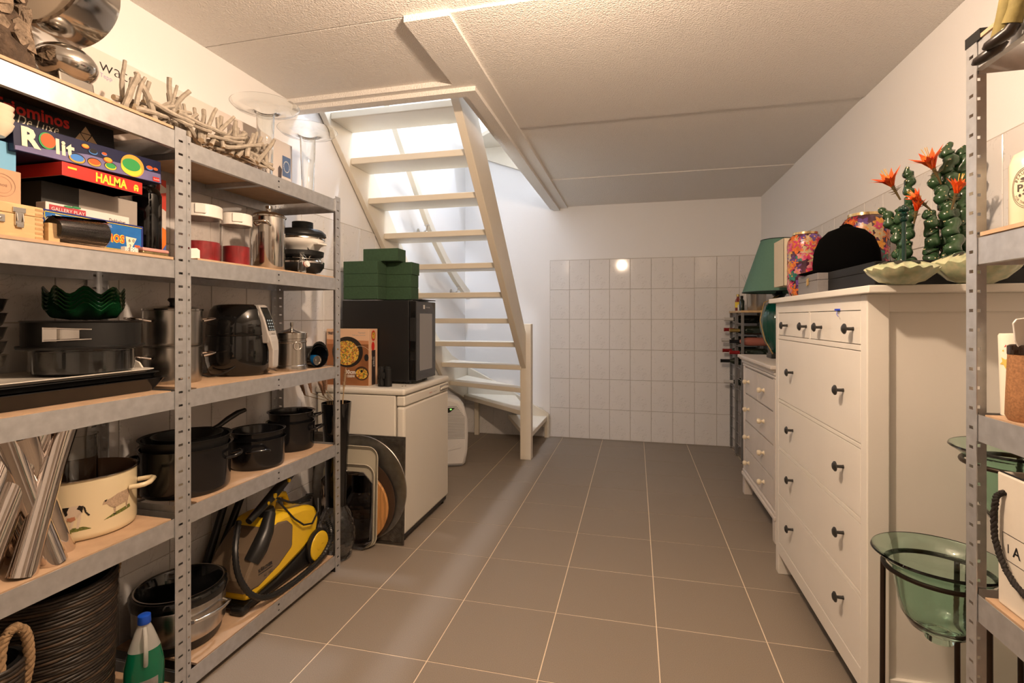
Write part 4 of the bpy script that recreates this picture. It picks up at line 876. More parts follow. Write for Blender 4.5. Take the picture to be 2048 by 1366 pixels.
bpot('medium black enamel pot beside the tall pot stack', (-1.515, 1.785, zb), 0.102, 0.118, (-0.85, -0.85 + PI), hz=0.085)
t = pot('black_pot', 'black pot nested in the medium enamel pot', (-1.515, 1.785, zb + 0.098), 0.095, 0.050, ENAM, lip=0.006, wall=0.004, flare=0.006)
bpot('black enamel pot with looped handles near the rack end', (-1.560, 2.055, zb), 0.100, 0.128, (0.35, 0.35 + PI), hz=0.098)
t = pot('black_pot', 'black pot with a pale rim nested in the pot near the rack end', (-1.560, 2.055, zb + 0.106), 0.092, 0.066, ENAM, handles=(0.35,), hz=0.050, hw=0.035, lip=0.008, wall=0.004, flare=0.006)
# ---------------------------------------------------------------- bottom shelves
zf = S1[4]
WEAVE = mat('black_wicker', (0.012, 0.009, 0.007), 0.45, noise=(90, 0.5), col2=(0.035, 0.024, 0.016))
WEAV2 = mat('tan_wicker', (0.075, 0.045, 0.024), 0.5, noise=(60, 0.6))
def basket(label, loc, r, h, rows, tw):
    t = thing('wicker_basket', label, 'basket', loc)
    MB().lathe(shell([(0, 0), (r * 0.90, 0), (r * 0.985, h)], 0.008), 40).build('lining', BLACKM, t, smooth=40)
    wv = random.Random(4)
    for k in range(rows):
        z = h * (k + 0.5) / rows; rr = r * (0.90 + 0.085 * (k + 0.5) / rows) + 0.004; b = MB()
        b.tube([((rr + 0.0010 * math.sin(11 * a + k * 2.2)) * math.cos(a), (rr + 0.0010 * math.sin(11 * a + k * 2.2)) * math.sin(a), z + 0.0015 * math.sin(3 * a + k)) for a in [2*PI*i/56 for i in range(56)]], tw, 6, closed=True)
        b.build('woven_strand', WEAV2 if k % 5 == 2 else WEAVE, t, smooth=60)
    return t
ROPE = mat('jute_rope', (0.36, 0.23, 0.12), 0.9, noise=(120, 0.4), bump=(160, 0.8, 0.003))
def rope_handle(t, pts, r, name='rope_handle', m=None, turns=9):
    pts = [Vector(p) for p in pts]; out = []
    n = 60
    def at(s):
        k = min(int(s * (len(pts) - 1)), len(pts) - 2); u = s * (len(pts) - 1) - k
        p0, p1, p2, p3 = pts[max(k-1, 0)], pts[k], pts[k+1], pts[min(k+2, len(pts)-1)]
        return 0.5 * ((2*p1) + (p2-p0)*u + (2*p0-5*p1+4*p2-p3)*u*u + (3*p1-p0-3*p2+p3)*u**3)
    b = MB()
    for ph in (0, 2*PI/3, 4*PI/3):
        path = []
        for i in range(n + 1):
            s = i / n; c = at(s); d = (at(min(s + .01, 1)) - at(max(s - .01, 0))).normalized(); a = d.orthogonal().normalized(); a2 = d.cross(a)
            an = ph + s * turns * 2 * PI; path.append(tuple(c + (a * math.cos(an) + a2 * math.sin(an)) * r * 0.5))
        b.tube(path, r * 0.58, 7)
    b.build(name, m or ROPE, t, smooth=60)
t = basket('large black wicker basket with jute rope handles on the lowest shelf', (-1.574, 1.072, zf + 0.005), 0.136, 0.40, 46, 0.0047)
rope_handle(t, [(0.035, 0.139, 0.33), (0.03, 0.155, 0.39), (0.005, 0.162, 0.425), (-0.035, 0.155, 0.40), (-0.045, 0.137, 0.33)], 0.009)
t = basket('small black wicker basket with a thick jute handle beside the large basket', (-1.470, 0.850, zf + 0.006), 0.070, 0.325, 30, 0.0052)
rope_handle(t, [(0.050, 0.052, 0.25), (0.056, 0.058, 0.31), (0.054, 0.052, 0.375), (0.052, 0.030, 0.40), (0.054, 0.006, 0.375), (0.064, -0.006, 0.30)], 0.011, turns=7)
# detergent bottle
t = thing('detergent_bottle', 'translucent detergent bottle half full of green liquid with a blue cap', 'bottle', (-1.438, 1.222, zf), rz=math.radians(-35))
PLAST = mat('milky_plastic', (0.80, 0.80, 0.76), 0.25, trans=0.55, ior=1.2)
prof = [(0, 0), (0.046, 0), (0.050, 0.006), (0.051, 0.07), (0.050, 0.095), (0.041, 0.140), (0.023, 0.195), (0.016, 0.212), (0.015, 0.222)]
GRNB = mat('green_filled_plastic', (0.0, 0.13, 0.06), 0.18, coat=0.3)
mb = MB(); mb.lathe(prof[:5] + [(0.0406, 0.142)], 36, sx=0.75); mb.mi = 1; mb.lathe([(0.0406, 0.142)] + prof[6:], 36, sx=0.75)
mb.build('body', [GRNB, PLAST], t, smooth=45)
MB().tube([(0.012, 0, 0.205), (0.036, 0, 0.19), (0.042, 0, 0.15), (0.042, 0, 0.115), (0.036, 0, 0.105)], 0.006, 8).build('grip', PLAST, t, smooth=60)
MB().lathe([(0.0165, 0.216), (0.0175, 0.218), (0.0165, 0.240), (0.012, 0.243), (0, 0.243)], 28).build('cap', mat('blue_cap', (0.01, 0.08, 0.55), 0.3), t, smooth=45)
b = MB()
for k in range(8):
    a0_, a1_ = -0.95 + 0.2 * k, -0.95 + 0.2 * (k + 1)
    b.quad(*[(0.0515*0.753*math.cos(a), 0.0515*math.sin(a), z) for a, z in ((a0_, 0.02), (a1_, 0.02), (a1_, 0.062), (a0_, 0.062))])
b.build('paper_label', mat('print_label_grey', (0.33, 0.31, 0.29), 0.5, noise=(30, .5)), t, smooth=30)
# slow cooker
zs = S2[4]
t = thing('slow_cooker', 'oval slow cooker with a black crock and brushed steel shell', 'slow cooker', (-1.578, 1.478, zs))
MB().lathe([(0, 0), (0.118, 0), (0.128, 0.012), (0.132, 0.035)], 56, sx=.98, sy=1.02).build('base', BLACKP, t, smooth=45)
MB().lathe([(0.133, 0.0352), (0.141, 0.05), (0.143, 0.150), (0.142, 0.152)], 56, sx=.98, sy=1.02).build('steel_shell', BRUSH, t, smooth=45)
MB().lathe([(0.142, 0.1522), (0.150, 0.156), (0.151, 0.180), (0.146, 0.188), (0.136, 0.190), (0.130, 0.184), (0.122, 0.06), (0, 0.055)], 56, sx=.98, sy=1.02).build('crock', BLACKG, t, smooth=45)
MB().lathe([(0.1355, 0.1905), (0.1385, 0.1925), (0.1355, 0.1935), (0.1335, 0.1925)], 56, sx=.98, sy=1.02, close=True).build('rim_ring', STEEL, t, smooth=60)
b = MB(); ha = [-0.55 + 0.1 * i for i in range(10)]
ptsh = [(0.142*math.cos(-0.62), 0.145*math.sin(-0.62), 0.118)] + [((0.166)*math.cos(a), (0.166)*math.sin(a), 0.118) for a in ha] + [(0.142*math.cos(0.42), 0.145*math.sin(0.42), 0.118)]
b.tube(ptsh, 0.0055, 8, flat=1.3); b.build('handle', STEEL, t, smooth=60)
MB().tube([(-0.06 + 0.04*math.cos(x), -0.06, 0.075 + 0.05*math.sin(x)) for x in [PI*i/10 for i in range(11)]], 0.002, 6).build('wire_lifter', STEEL, t, smooth=60)
# ================================================================ steam cleaner (rack 2, lowest shelf)
YELP = mat('yellow_plastic', (0.80, 0.52, 0.02), 0.25, coat=0.2)
SMOKE = mat('smoked_plastic', (0.16, 0.115, 0.075), 0.2, coat=0.3)
t = thing('steam_cleaner', 'yellow and black steam cleaner with a coiled hose on the lowest shelf', 'steam cleaner', (-1.545, 1.882, zs))
# side outline in (y, z): nose at -y, wheels at +y
yel = [(-0.235, 0.040), (-0.18, 0.034), (-0.05, 0.050), (0.12, 0.090), (0.215, 0.125), (0.235, 0.20), (0.20, 0.262), (0.12, 0.290), (-0.02, 0.305), (-0.085, 0.300), (-0.105, 0.245), (-0.165, 0.17), (-0.225, 0.075)]
b = MB(); b.prism(yel, -0.095, 0.095, 'x'); b.build('body', YELP, t, bevel=0.022, smooth=40)
base = [(-0.245, 0.012), (0.17, 0.010), (0.20, 0.05), (0.18, 0.108), (0.05, 0.070), (-0.06, 0.046), (-0.245, 0.036)]
b = MB(); b.prism(base, -0.092, 0.0965, 'x'); b.build('base', BLACKP, t, bevel=0.006)
tank = [(-0.250, 0.078), (-0.17, 0.070), (-0.05, 0.100), (0.035, 0.142), (0.040, 0.235), (0.0, 0.272), (-0.06, 0.285), (-0.115, 0.265), (-0.19, 0.205), (-0.245, 0.125)]
b = MB(); b.prism(tank, -0.090, 0.0985, 'x'); b.build('water_tank', SMOKE, t, bevel=0.010)
text('KÄRCHER', 0.019, INK, t, (0.0996, -0.175, 0.128), FACE_PX, width=0.080, bold=0.0008)
decal([rect(0, 0.08, 0, 0.004)], INK, t, (0.0996, -0.175, 0.118), FACE_PX)
text('SC 1402', 0.015, INK, t, (0.0996, -0.145, 0.098), FACE_PX, width=0.05)
for sx in (0.098, -0.118):
    b = MB(); b.T = TR(sx, 0.195, 0.077, ry=PI/2); b.lathe([(0, 0), (0.074, 0), (0.077, 0.004), (0.077, 0.016), (0.070, 0.020), (0, 0.020)], 40); w = b.build('wheel', BLACKP, t, smooth=40)
    b = MB(); b.T = TR(sx + (0.0202 if sx > 0 else -0.0002), 0.195, 0.077, ry=PI/2 if sx > 0 else -PI/2)
    b.lathe([(0.066, 0.0), (0.064, 0.004), (0.05, 0.006), (0, 0.004)], 36); b.add([(0.012 * math.sin(i) , 0.05 * (i / 6 - 0.5), 0.008) for i in range(7)] + [(0.012 * math.sin(i) + 0.006, 0.05 * (i / 6 - 0.5), 0.006) for i in range(7)], [(i, i+1, 8+i, 7+i) for i in range(6)]); b.build('hub_cap', YELP, w, smooth=40)
b = MB(); b.tube([(0.0, 0.02, 0.295), (0.0, 0.03, 0.335), (0.0, 0.06, 0.350), (0.0, 0.10, 0.340), (0.0, 0.12, 0.295)], 0.014, 10); b.build('carry_handle', YELP, t, smooth=60)
b = MB(); b.lathe([(0, 0.296), (0.034, 0.296), (0.036, 0.312), (0.03, 0.328), (0, 0.33)], 24, cx=0.02, cy=-0.035); b.build('filler_cap', BLACKP, t, smooth=45)
# steam gun with yellow buttons lying on the front
b = MB(); b.tube([(0.075, -0.185, 0.175), (0.085, -0.155, 0.215), (0.080, -0.11, 0.262), (0.06, -0.06, 0.318)], [0.030, 0.034, 0.030, 0.022], 14); b.tube([(0.05, -0.17, 0.325), (0.045, -0.02, 0.385), (0.03, 0.13, 0.440), (0.02, 0.20, 0.462)], [0.014, 0.022, 0.018, 0.010], 12); b.build('steam_gun', BLACKP, t, smooth=60)
for y, z, r in ((-0.035, 0.383, 0.011), (-0.075, 0.366, 0.007), (0.06, 0.418, 0.008)):
    b = MB(); b.T = TR(0.066 - 0.06 * max(y, 0), y, z, ry=PI/2); b.lathe([(0, -0.012), (r, -0.012), (r, 0), (0, 0.002)], 18); b.build('button', YELP, t, smooth=40)
b = MB()
for k in range(4):
    b.tube([(0.03, -0.02, 0.375), (0.075, 0.03 + 0.012 * k, 0.335 - 0.006 * k), (0.085, 0.10 + 0.015 * k, 0.305 + 0.006 * k), (0.07, 0.19 + 0.008 * k, 0.285 + 0.008 * k), (0.02, 0.235, 0.275 + 0.006 * k)], 0.0042, 7)
b.tube([(0.06, -0.01, 0.35), (0.108, 0.03, 0.265), (0.112, 0.09, 0.215), (0.112, 0.15, 0.198), (0.108, 0.20, 0.235), (0.09, 0.225, 0.285)], 0.0042, 7)
b.build('power_cord', BLACKP, t, smooth=60)
hp = [(0.02, -0.19, 0.33), (0.07, -0.262, 0.25), (0.10, -0.275, 0.16), (0.125, -0.235, 0.075), (0.132, -0.15, 0.028), (0.134, -0.03, 0.014), (0.134, 0.10, 0.016), (0.132, 0.20, 0.03), (0.128, 0.268, 0.075), (0.118, 0.285, 0.12), (0.105, 0.272, 0.17)]
V = [Vector(p) for p in hp]; fine = []
for i in range(len(V) - 1):
    p0, p1, p2, p3 = V[max(i-1, 0)], V[i], V[i+1], V[min(i+2, len(V)-1)]
    for k in range(12):
        u = k / 12; fine.append(0.5 * ((2*p1) + (p2-p0)*u + (2*p0-5*p1+4*p2-p3)*u*u + (3*p1-p0-3*p2+p3)*u**3))
b = MB(); b.tube([tuple(p) for p in fine], [0.0125 if i % 2 else 0.0105 for i in range(len(fine))], 10); b.build('hose', BLACKP, t, smooth=30)
b = MB(); b.box(0.04, 0.10, -0.262, -0.215, 0.0, 0.032); b.build('floor_nozzle', BLACKP, t, bevel=0.012)
# extension tubes leaning behind
for k, (p, q) in enumerate((((-0.125, -0.20, 0.018), (-0.150, 0.10, 0.47)), ((-0.160, -0.20, 0.018), (-0.170, 0.02, 0.49)))):
    d = Vector(p) + Vector((-1.545, 1.87, zs)); e = Vector(q) - Vector(p)
    o = MB().tube([(0, 0, 0), tuple(e)], [0.017, 0.014], 12).build('extension_tube', BLACKP, None, smooth=50, loc=tuple(d)); tag(o, ['black steam extension tube leaning against the yellow cleaner', 'black steam extension tube leaning behind, against the tiled wall'][k], 'tube')

# ================================================================ fridge with things on it
FRW = mat('fridge_white', (0.72, 0.68, 0.60), 0.35, noise=(4, 0.02))
fr = thing('fridge', 'white undercounter fridge standing against the left wall', 'fridge', (-1.21, 2.52, 0))
MB().box(-0.535, -0.055, 0.0, 0.66, 0.03, 0.795).build('body', FRW, fr, bevel=0.006)
MB().box(-0.545, 0.004, -0.008, 0.668, 0.797, 0.832).build('worktop', FRW, fr, bevel=0.012)
d = MB().box(-0.048, 0.0, 0.0, 0.66, 0.045, 0.735).build('door', FRW, fr, bevel=0.012)
MB().box(-0.048, 0.001, 0.0, 0.66, 0.738, 0.793).build('door_top', FRW, fr, bevel=0.008)
g = MB(); g.box(-0.004, 0.004, 0.50, 0.648, 0.748, 0.786); g.build('handle_recess', mat('recess_grey', (0.35, 0.33, 0.30), 0.5), d, bevel=0.003)
g = MB(); g.T = TR(0.002, 0.574, 0.760); g.prism([(-0.068, 0), (0.068, 0), (0.06, 0.012), (0, 0.017), (-0.06, 0.012)], 0, 0.010, 'x'); g.build('handle', FRW, d, bevel=0.004)
text('BOSCH', 0.012, RED, fr, (0.0022, 0.335, 0.760), FACE_PX, width=0.04)
text('economic', 0.010, mat('print_grey', (0.3, 0.3, 0.3), 0.5), fr, (0.0022, 0.40, 0.761), FACE_PX, width=0.05)
MB().box(-0.05, -0.01, 0.02, 0.64, 0.02, 0.044).build('plinth', BLACKP, fr)
for x in (-0.03, -0.50):
    for y in (0.04, 0.61): MB().lathe([(0, 0), (0.014, 0), (0.014, 0.03), (0, 0.03)], 14, cx=x, cy=y).build('foot', BLACKP, fr)
FT = 0.8325
# wine cooler
wc = thing('wine_cooler', 'black wine cooler with a glass door standing on the fridge', 'wine cooler', (-1.225, 2.700, FT))
MB().box(-0.475, -0.045, 0, 0.292, 0.015, 0.488).build('cabinet', BLACKM, wc, bevel=0.004)
MB().box(-0.040, 0.0, 0.0, 0.292, 0.022, 0.482).build('door', BLACKG, wc, bevel=0.003)
DGL = mat('door_glass_grey', (0.20, 0.19, 0.18), 0.06, coat=0.6)
MB().box(-0.001, 0.0012, 0.050, 0.235, 0.075, 0.410).build('window', DGL, wc)
MB().box(-0.038, -0.004, -0.003, 0.001, 0.25, 0.385).build('grip', BLACKP, wc, bevel=0.003)
decal([rect(0.10, 0.125, 0.438, 0.462)], mat('print_pale_grey', (0.55, 0.53, 0.50), 0.5), wc, (0.0008, 0, 0), FACE_PX)
decal([rect(0.14 + .016*k, 0.150 + .016*k, 0.444, 0.452) for k in range(4)], mat('print_grey', (0.3, 0.3, 0.3), 0.5), wc, (0.0008, 0, 0), FACE_PX)
MB().box(-0.06, 0.001, 0.08, 0.29, 0.489, 0.495).build('hinge_cover', BLACKP, wc, bevel=0.001)
for x in (-0.06, -0.44):
    for y in (0.03, 0.26): MB().box(x - .012, x + .012, y - .012, y + .012, 0, 0.016).build('foot', BLACKP, wc)
# green floral foam bricks
FOAM = mat('floral_foam', (0.040, 0.085, 0.042), 0.95, noise=(70, 0.2), bump=(300, 0.4, 0.001))
fm = MB().box(-0.113, 0.113, -0.055, 0.055, 0, 0.075).mesh('foam_brick', FOAM)
fz = FT + 0.4955
bricks = [(-1.583, 2.760, 0, 'lowest near'), (-1.583, 2.760, 1, 'middle near'), (-1.585, 2.762, 2, 'upper near'), (-1.425, 2.875, 0, 'lowest far'), (-1.425, 2.876, 1, 'middle far'), (-1.420, 2.877, 2, 'upper far')]
for x, y, k, nm in bricks:
    o = link('foam_brick', fm, None, (x, y, fz + 0.0757 * k), 0.0, bevel=0.003)
    tag(o, nm + ' green floral foam brick of the pile on the wine cooler', 'foam brick', 'green foam bricks on the wine cooler')
o = link('foam_brick', fm, None, (-1.475, 2.80, fz + 0.0757 * 3), 0.02, bevel=0.003); tag(o, 'single green floral foam brick crowning the pile on the wine cooler', 'foam brick', 'green foam bricks on the wine cooler')
# pan carton
BRN = mat('print_food_brown', (0.36, 0.14, 0.05), 0.4, noise=(6, 0.5))
t = thing('pan_carton', 'printed carton with a photo of a pan of rice on the fridge', 'box', (-1.462, 2.590, FT))
MB().box(-0.27, 0, 0, 0.098, 0, 0.322).build('carton', mat('print_apricot', (0.70, 0.46, 0.30), 0.4), t, bevel=0.0015)
N = lambda polys, m, k=1.0, nm='print': decal(polys, m, t, (-0.27, -0.0006 * k, 0), FACE_NY, nm)
N([rect(0.002, 0.268, 0.002, 0.235)], BRN)
N([[(0.002, 0.235), (0.268, 0.235), (0.268, 0.255), (0.002, 0.262)]], mat('print_rust', (0.50, 0.22, 0.10), 0.4), 1.2)
N([ell(0.135, 0.19, 0.098, 0.088, 40)], mat('print_pan_black', (0.02, 0.015, 0.012), 0.3), 1.6)
FOOD = voro_mat('print_rice', [(.72, .42, .04), (.62, .34, .03), (.40, .10, .03), (.16, .20, .03), (.75, .50, .10)], 150)
N([ell(0.128, 0.185, 0.080, 0.070, 40)], FOOD, 2.0, 'rice_print')
N([ell(0.225, 0.070, 0.045, 0.040, 32)], mat('print_cocoa', (0.06, 0.03, 0.02), 0.3), 1.6); N([ell(0.225, 0.068, 0.037, 0.030, 32)], FOOD, 2.0, 'rice_print'); N([ell(0.225, 0.082, 0.008, 0.008)], INK, 2.4)
N([ell(0.255, 0.160, 0.014, 0.020)], INK, 2.0)
N(ringpoly(0.215, 0.150, 0.075, 0.0765, 40)[0:22], mat('print_pale_line', (0.7, 0.6, 0.45), 0.5), 2.2)
text('TRISTAR', 0.020, INK, t, (-0.262, -0.0012, 0.290), FACE_NY, width=0.065, bold=0.0008)
text('Hapjespan', 0.012, mat('print_grey', (0.3, 0.3, 0.3), 0.5), t, (-0.068, -0.0012, 0.297), FACE_NY, width=0.045, shear=0.2)
text('Poêle avec couvercle', 0.011, mat('print_grey', (0.3, 0.3, 0.3), 0.5), t, (-0.105, -0.0012, 0.283), FACE_NY, width=0.082, shear=0.2)
text('30cm', 0.032, WHITE, t, (-0.150, -0.0014, 0.066), FACE_NY, width=0.066, bold=0.001); text('1500W', 0.020, WHITE, t, (-0.140, -0.0014, 0.046), FACE_NY, width=0.05, bold=0.0006)
PXD = lambda polys, m, k=1.0: decal(polys, m, t, (0.0006 * k, 0, 0), FACE_PX)
PXD([rect(0.030, 0.072, 0.002, 0.20)], mat('print_strip_dark', (0.03, 0.02, 0.02), 0.4)); PXD([ell(0.050, 0.283, 0.024, 0.030), ell(0.045, 0.222, 0.018, 0.026)], RED, 1.0); PXD([ell(0.050, 0.283, 0.018, 0.022)], FOOD, 1.6)
text('ø30cm', 0.026, WHITE, t, (0.0014, 0.060, 0.105), FACE_PX, roll=PI/2, width=0.055)
# binoculars
t = thing('binoculars', 'black binoculars standing upright beside the printed pan carton', 'binoculars', (-1.368, 2.600, FT))
for x in (-0.021, 0.021): MB().lathe([(0, 0), (0.020, 0), (0.020, 0.025), (0.017, 0.045), (0.0195, 0.075), (0.0195, 0.098), (0.016, 0.10), (0.016, 0.112), (0, 0.112)], 24, cx=x).build('barrel', BLACKP, t, smooth=40)
MB().box(-0.008, 0.008, -0.021, -0.008, 0.045, 0.078).build('bridge', mat('dark_metal', (0.06, 0.06, 0.06), 0.3, metal=0.7), t, bevel=0.002)
b = MB(); b.tube([(-0.02, -0.02, 0.06), (-0.03, -0.028, 0.03), (-0.005, -0.03, 0.004), (0.03, -0.028, 0.004)], 0.0025, 6); b.build('strap', BLACKP, t, smooth=60)
b = MB(); b.tube([(0.012*math.cos(x), 0.012*math.sin(x), 0.002) for x in [2*PI*i/16 for i in range(16)]], 0.0015, 6, closed=True); o = b.build('metal_ring', STEEL, None, smooth=60, loc=(-1.262, 2.62, FT)); tag(o, 'small metal ring lying on the fridge before the wine cooler', 'ring')
# dehumidifier
DHW = mat('dehumidifier_white', (0.76, 0.74, 0.71), 0.35)
t = thing('dehumidifier', 'white rounded dehumidifier with a slatted grille behind the fridge', 'dehumidifier', (-1.560, 4.02, 0), rz=math.radians(22))
out = [(-0.165, 0.02), (-0.150, 0.0), (0.150, 0.0), (0.165, 0.02), (0.182, 0.12), (0.188, 0.25), (0.182, 0.38), (0.160, 0.475), (0.115, 0.535), (0.04, 0.560), (-0.04, 0.560), (-0.115, 0.535), (-0.160, 0.475), (-0.182, 0.38), (-0.188, 0.25), (-0.182, 0.12)]
b = MB(); b.prism(out, -0.13, 0.13, 'y'); b.build('body', DHW, t, bevel=0.028, smooth=40)
for k in range(22):
    z = 0.225 + 0.0125 * k; w = (0.160 if z < 0.40 else 0.160 - (z - 0.40) * 0.75) 
    MB().box(-w, w, -0.1325, -0.128, z, z + 0.0062).build('slat', mat('slat_grey', (0.40, 0.39, 0.38), 0.4), t)
decal([[(-0.165, 0.480), (-0.06, 0.480), (-0.10, 0.445), (-0.165, 0.430)]], BLACKG, t, (0.14, -0.1332, 0), FACE_NY, 'display')
LEDG = mat('lit_green_led', (0.1, 0.9, 0.1), 0.4, emit=((0.2, 1.0, 0.1), 3.0)); LEDY = mat('lit_yellow_led', (0.9, 0.8, 0.1), 0.4, emit=((1.0, 0.8, 0.1), 3.0))
decal([ell(-0.095, 0.468, 0.007, 0.005)], LEDG, t, (0.14, -0.1338, 0), FACE_NY, 'green_led'); decal([ell(-0.135, 0.460, 0.008, 0.008)], LEDY, t, (0.14, -0.1338, 0), FACE_NY, 'yellow_led')
b = MB(); b.prism([(-0.02, 0.12), (0.125, 0.195), (0.14, 0.18), (0.13, 0.150)], -0.131, -0.136, 'y'); b.build('tank_grip', DHW, t, bevel=0.002)
MB().box(-0.14, 0.14, -0.131, 0.10, 0.004, 0.010).build('base_seam', mat('seam_grey', (0.2, 0.2, 0.2), 0.6), t)
# ================================================================ things leaning against the fridge side
PEW = mat('pewter', (0.20, 0.185, 0.165), 0.38, metal=0.9, noise=(40, 0.4), bump=(90, 0.5, 0.002))
def leaning(name, label, cat, x, y, z, tilt):
    return thing(name, label, cat, (x, y, z), rx=tilt)
t = leaning('pewter_plate', 'large square pewter plate with embossed corners against the fridge', 'plate', -1.475, 2.493, 0.002, math.radians(-2))
MB().box(-0.29, 0.275, -0.004, 0.004, 0, 0.575).build('plate', PEW, t, bevel=0.002)
b = MB()
for (cx_, cz_) in ((0.22, 0.52), (0.22, 0.055), (-0.235, 0.52), (-0.235, 0.055)):
    for k in range(7):
        a = k * 0.9; b.tube([(cx_ + (0.008 + 0.006*s) * math.cos(a + s*0.5) * 1.2, -0.0045, cz_ + (0.008 + 0.006*s) * math.sin(a + s*0.5)) for s in range(7)], 0.0022, 6)
b.tube([(-0.275, -0.0045, 0.015), (0.262, -0.0045, 0.015), (0.262, -0.0045, 0.56), (-0.275, -0.0045, 0.56)], 0.003, 6, closed=True); b.build('embossing', PEW, t, smooth=60)
t = leaning('round_platter', 'large round dark steel platter leaning on the square pewter plate', 'platter', -1.470, 2.493, 0.290, math.radians(-2))
b = MB(); b.T = TR(0, 0, 0, rx=PI/2); b.lathe([(0, -0.004), (0.20, -0.004), (0.285, -0.002), (0.287, 0.002), (0.284, 0.005), (0.20, 0.0035), (0.186, -0.001), (0, -0.001)], 72); b.build('platter', mat('steel_platter', (0.34, 0.325, 0.30), 0.33, metal=0.9, noise=(30, .25), bump=(60, 0.25, 0.002)), t, smooth=30)
t = leaning('brown_platter', 'dark brown round platter between the steel platter and the wooden board', 'platter', -1.470, 2.479, 0.230, math.radians(-2))
b = MB(); b.T = TR(0, 0, 0, rx=PI/2); b.lathe([(0, -0.005), (0.19, -0.005), (0.226, 0.001), (0.228, 0.005), (0.222, 0.006), (0.19, 0.0), (0, 0.0)], 64); b.build('platter', mat('brown_lacquer', (0.06, 0.035, 0.022), 0.3), t, smooth=30)
t = leaning('wooden_board', 'round bamboo board leaning behind the cream serving trays', 'board', -1.475, 2.463, 0.200, math.radians(-2))
b = MB(); b.T = TR(0, 0, 0, rx=PI/2); b.lathe([(0, -0.008), (0.196, -0.008), (0.198, -0.005), (0.198, 0.005), (0.194, 0.008), (0, 0.008)], 64); b.build('board', mat('bamboo_board', (0.55, 0.27, 0.09), 0.35, wave=(3, 0.25), stretch=(4, 1, 1.5)), t, smooth=30)
def rimtray(name, label, cat, x0, x1, z0, z1, y, m, rad=0.06, lip=0.014, cut=False, tilt=-2):
    t = leaning(name, label, cat, (x0 + x1) / 2, y, 0.002, math.radians(tilt)); a, h = (x1 - x0) / 2, z1 - z0
    def ring(d, yy):
        out = []; n = 2 if cut else 7
        for cx_, cz_, a0_ in ((a - rad, h - rad, 0), (-a + rad, h - rad, PI/2), (-a + rad, rad, PI), (a - rad, rad, 1.5*PI)):
            for i in range(n):
                an = a0_ + PI/2 * i / (n - 1); out.append((cx_ + (rad - d) * math.cos(an), yy, cz_ + (rad - d) * math.sin(an)))
        return out
    R = [ring(lip * 1.6, 0.004), ring(0.001, -0.012), ring(0, -0.014), ring(0.003, -0.016), ring(0.006, -0.014), ring(lip * 1.7, 0.0)]
    n = len(R[0]); vs = [p for r in R for p in r]; fs = []
    for i in range(len(R) - 1):
        for k in range(n): fs.append((i*n + k, (i+1)*n + k, (i+1)*n + (k+1) % n, i*n + (k+1) % n))
    fs.append(tuple(range(n))); fs.append(tuple(range((len(R)-1)*n, len(R)*n))[::-1]); MB().add(vs, fs).build('tray', m, t, smooth=35); return t
CRT = mat('cream_tray', (0.50, 0.46, 0.36), 0.3)
rimtray('serving_tray', 'larger cream plastic serving tray leaning on the round boards', 'tray', -1.640, -1.325, 0, 0.530, 2.441, CRT)
rimtray('serving_tray', 'smaller cream plastic serving tray nested before the larger one', 'tray', -1.640, -1.333, 0, 0.440, 2.421, CRT)
rimtray('octagonal_tray', 'black mirror tray with cut corners and a chrome rim', 'tray', -1.640, -1.330, 0, 0.405, 2.401, mat('dark_mirror', (0.30, 0.28, 0.27), 0.05, metal=1.0), rad=0.055, cut=True)
# ================================================================ vases on the floor at the rack end
HAM = mat('hammered_glass', (0.95, 0.96, 0.96), 0.02, trans=1.0, ior=1.45)
t = thing('bubble_vase', 'clear dimpled glass vase on the floor at the rack end', 'vase', (-1.545, 2.335, 0)); t.location = (-1.476, 2.291, 0)
def dim(a, r, z):
    if r < 0.03: return (r, z)
    row = int(z / 0.022); return (r - 0.0035 * max(0, math.cos(10 * a + (row % 2) * PI)) * math.sin(PI * ((z / 0.022) % 1)), z)
zz = [i * 0.0055 for i in range(46)]
def rv(z): return 0.060 + 0.033 * math.sin(PI * min(1, (z + 0.01) / 0.26)) ** 0.8
po = [(0, 0), (0.058, 0)] + [(rv(z), z) for z in zz[1:]] + [(0.056, 0.256), (0.050, 0.268)]
pi_ = [(0.046, 0.268), (0.052, 0.254)] + [(rv(z) - 0.006, z) for z in zz[::-4] if z > 0.02] + [(0.05, 0.014), (0, 0.012)]
MB().lathe(po + pi_, 70, wob=dim).build('glass', HAM, t, smooth=60)
t = thing('tall_black_vase', 'tall tapering glossy black vase holding dried pampas grass', 'vase', (-1.585, 2.285, 0))
MB().lathe(shell([(0, 0), (0.048, 0), (0.050, 0.006), (0.056, 0.25), (0.074, 0.520)], 0.004), 48).build('body', BLACKG, t, smooth=45); t.location = (-1.476, 2.291, 0.2685)
FLUFF = mat('pampas_plume', (0.36, 0.20, 0.12), 0.95, noise=(120, 0.4)); FLUF2 = mat('pampas_pale', (0.50, 0.34, 0.20), 0.95, noise=(120, 0.4)); STEM = mat('dry_stem', (0.40, 0.28, 0.15), 0.8)
pr_ = random.Random(2)
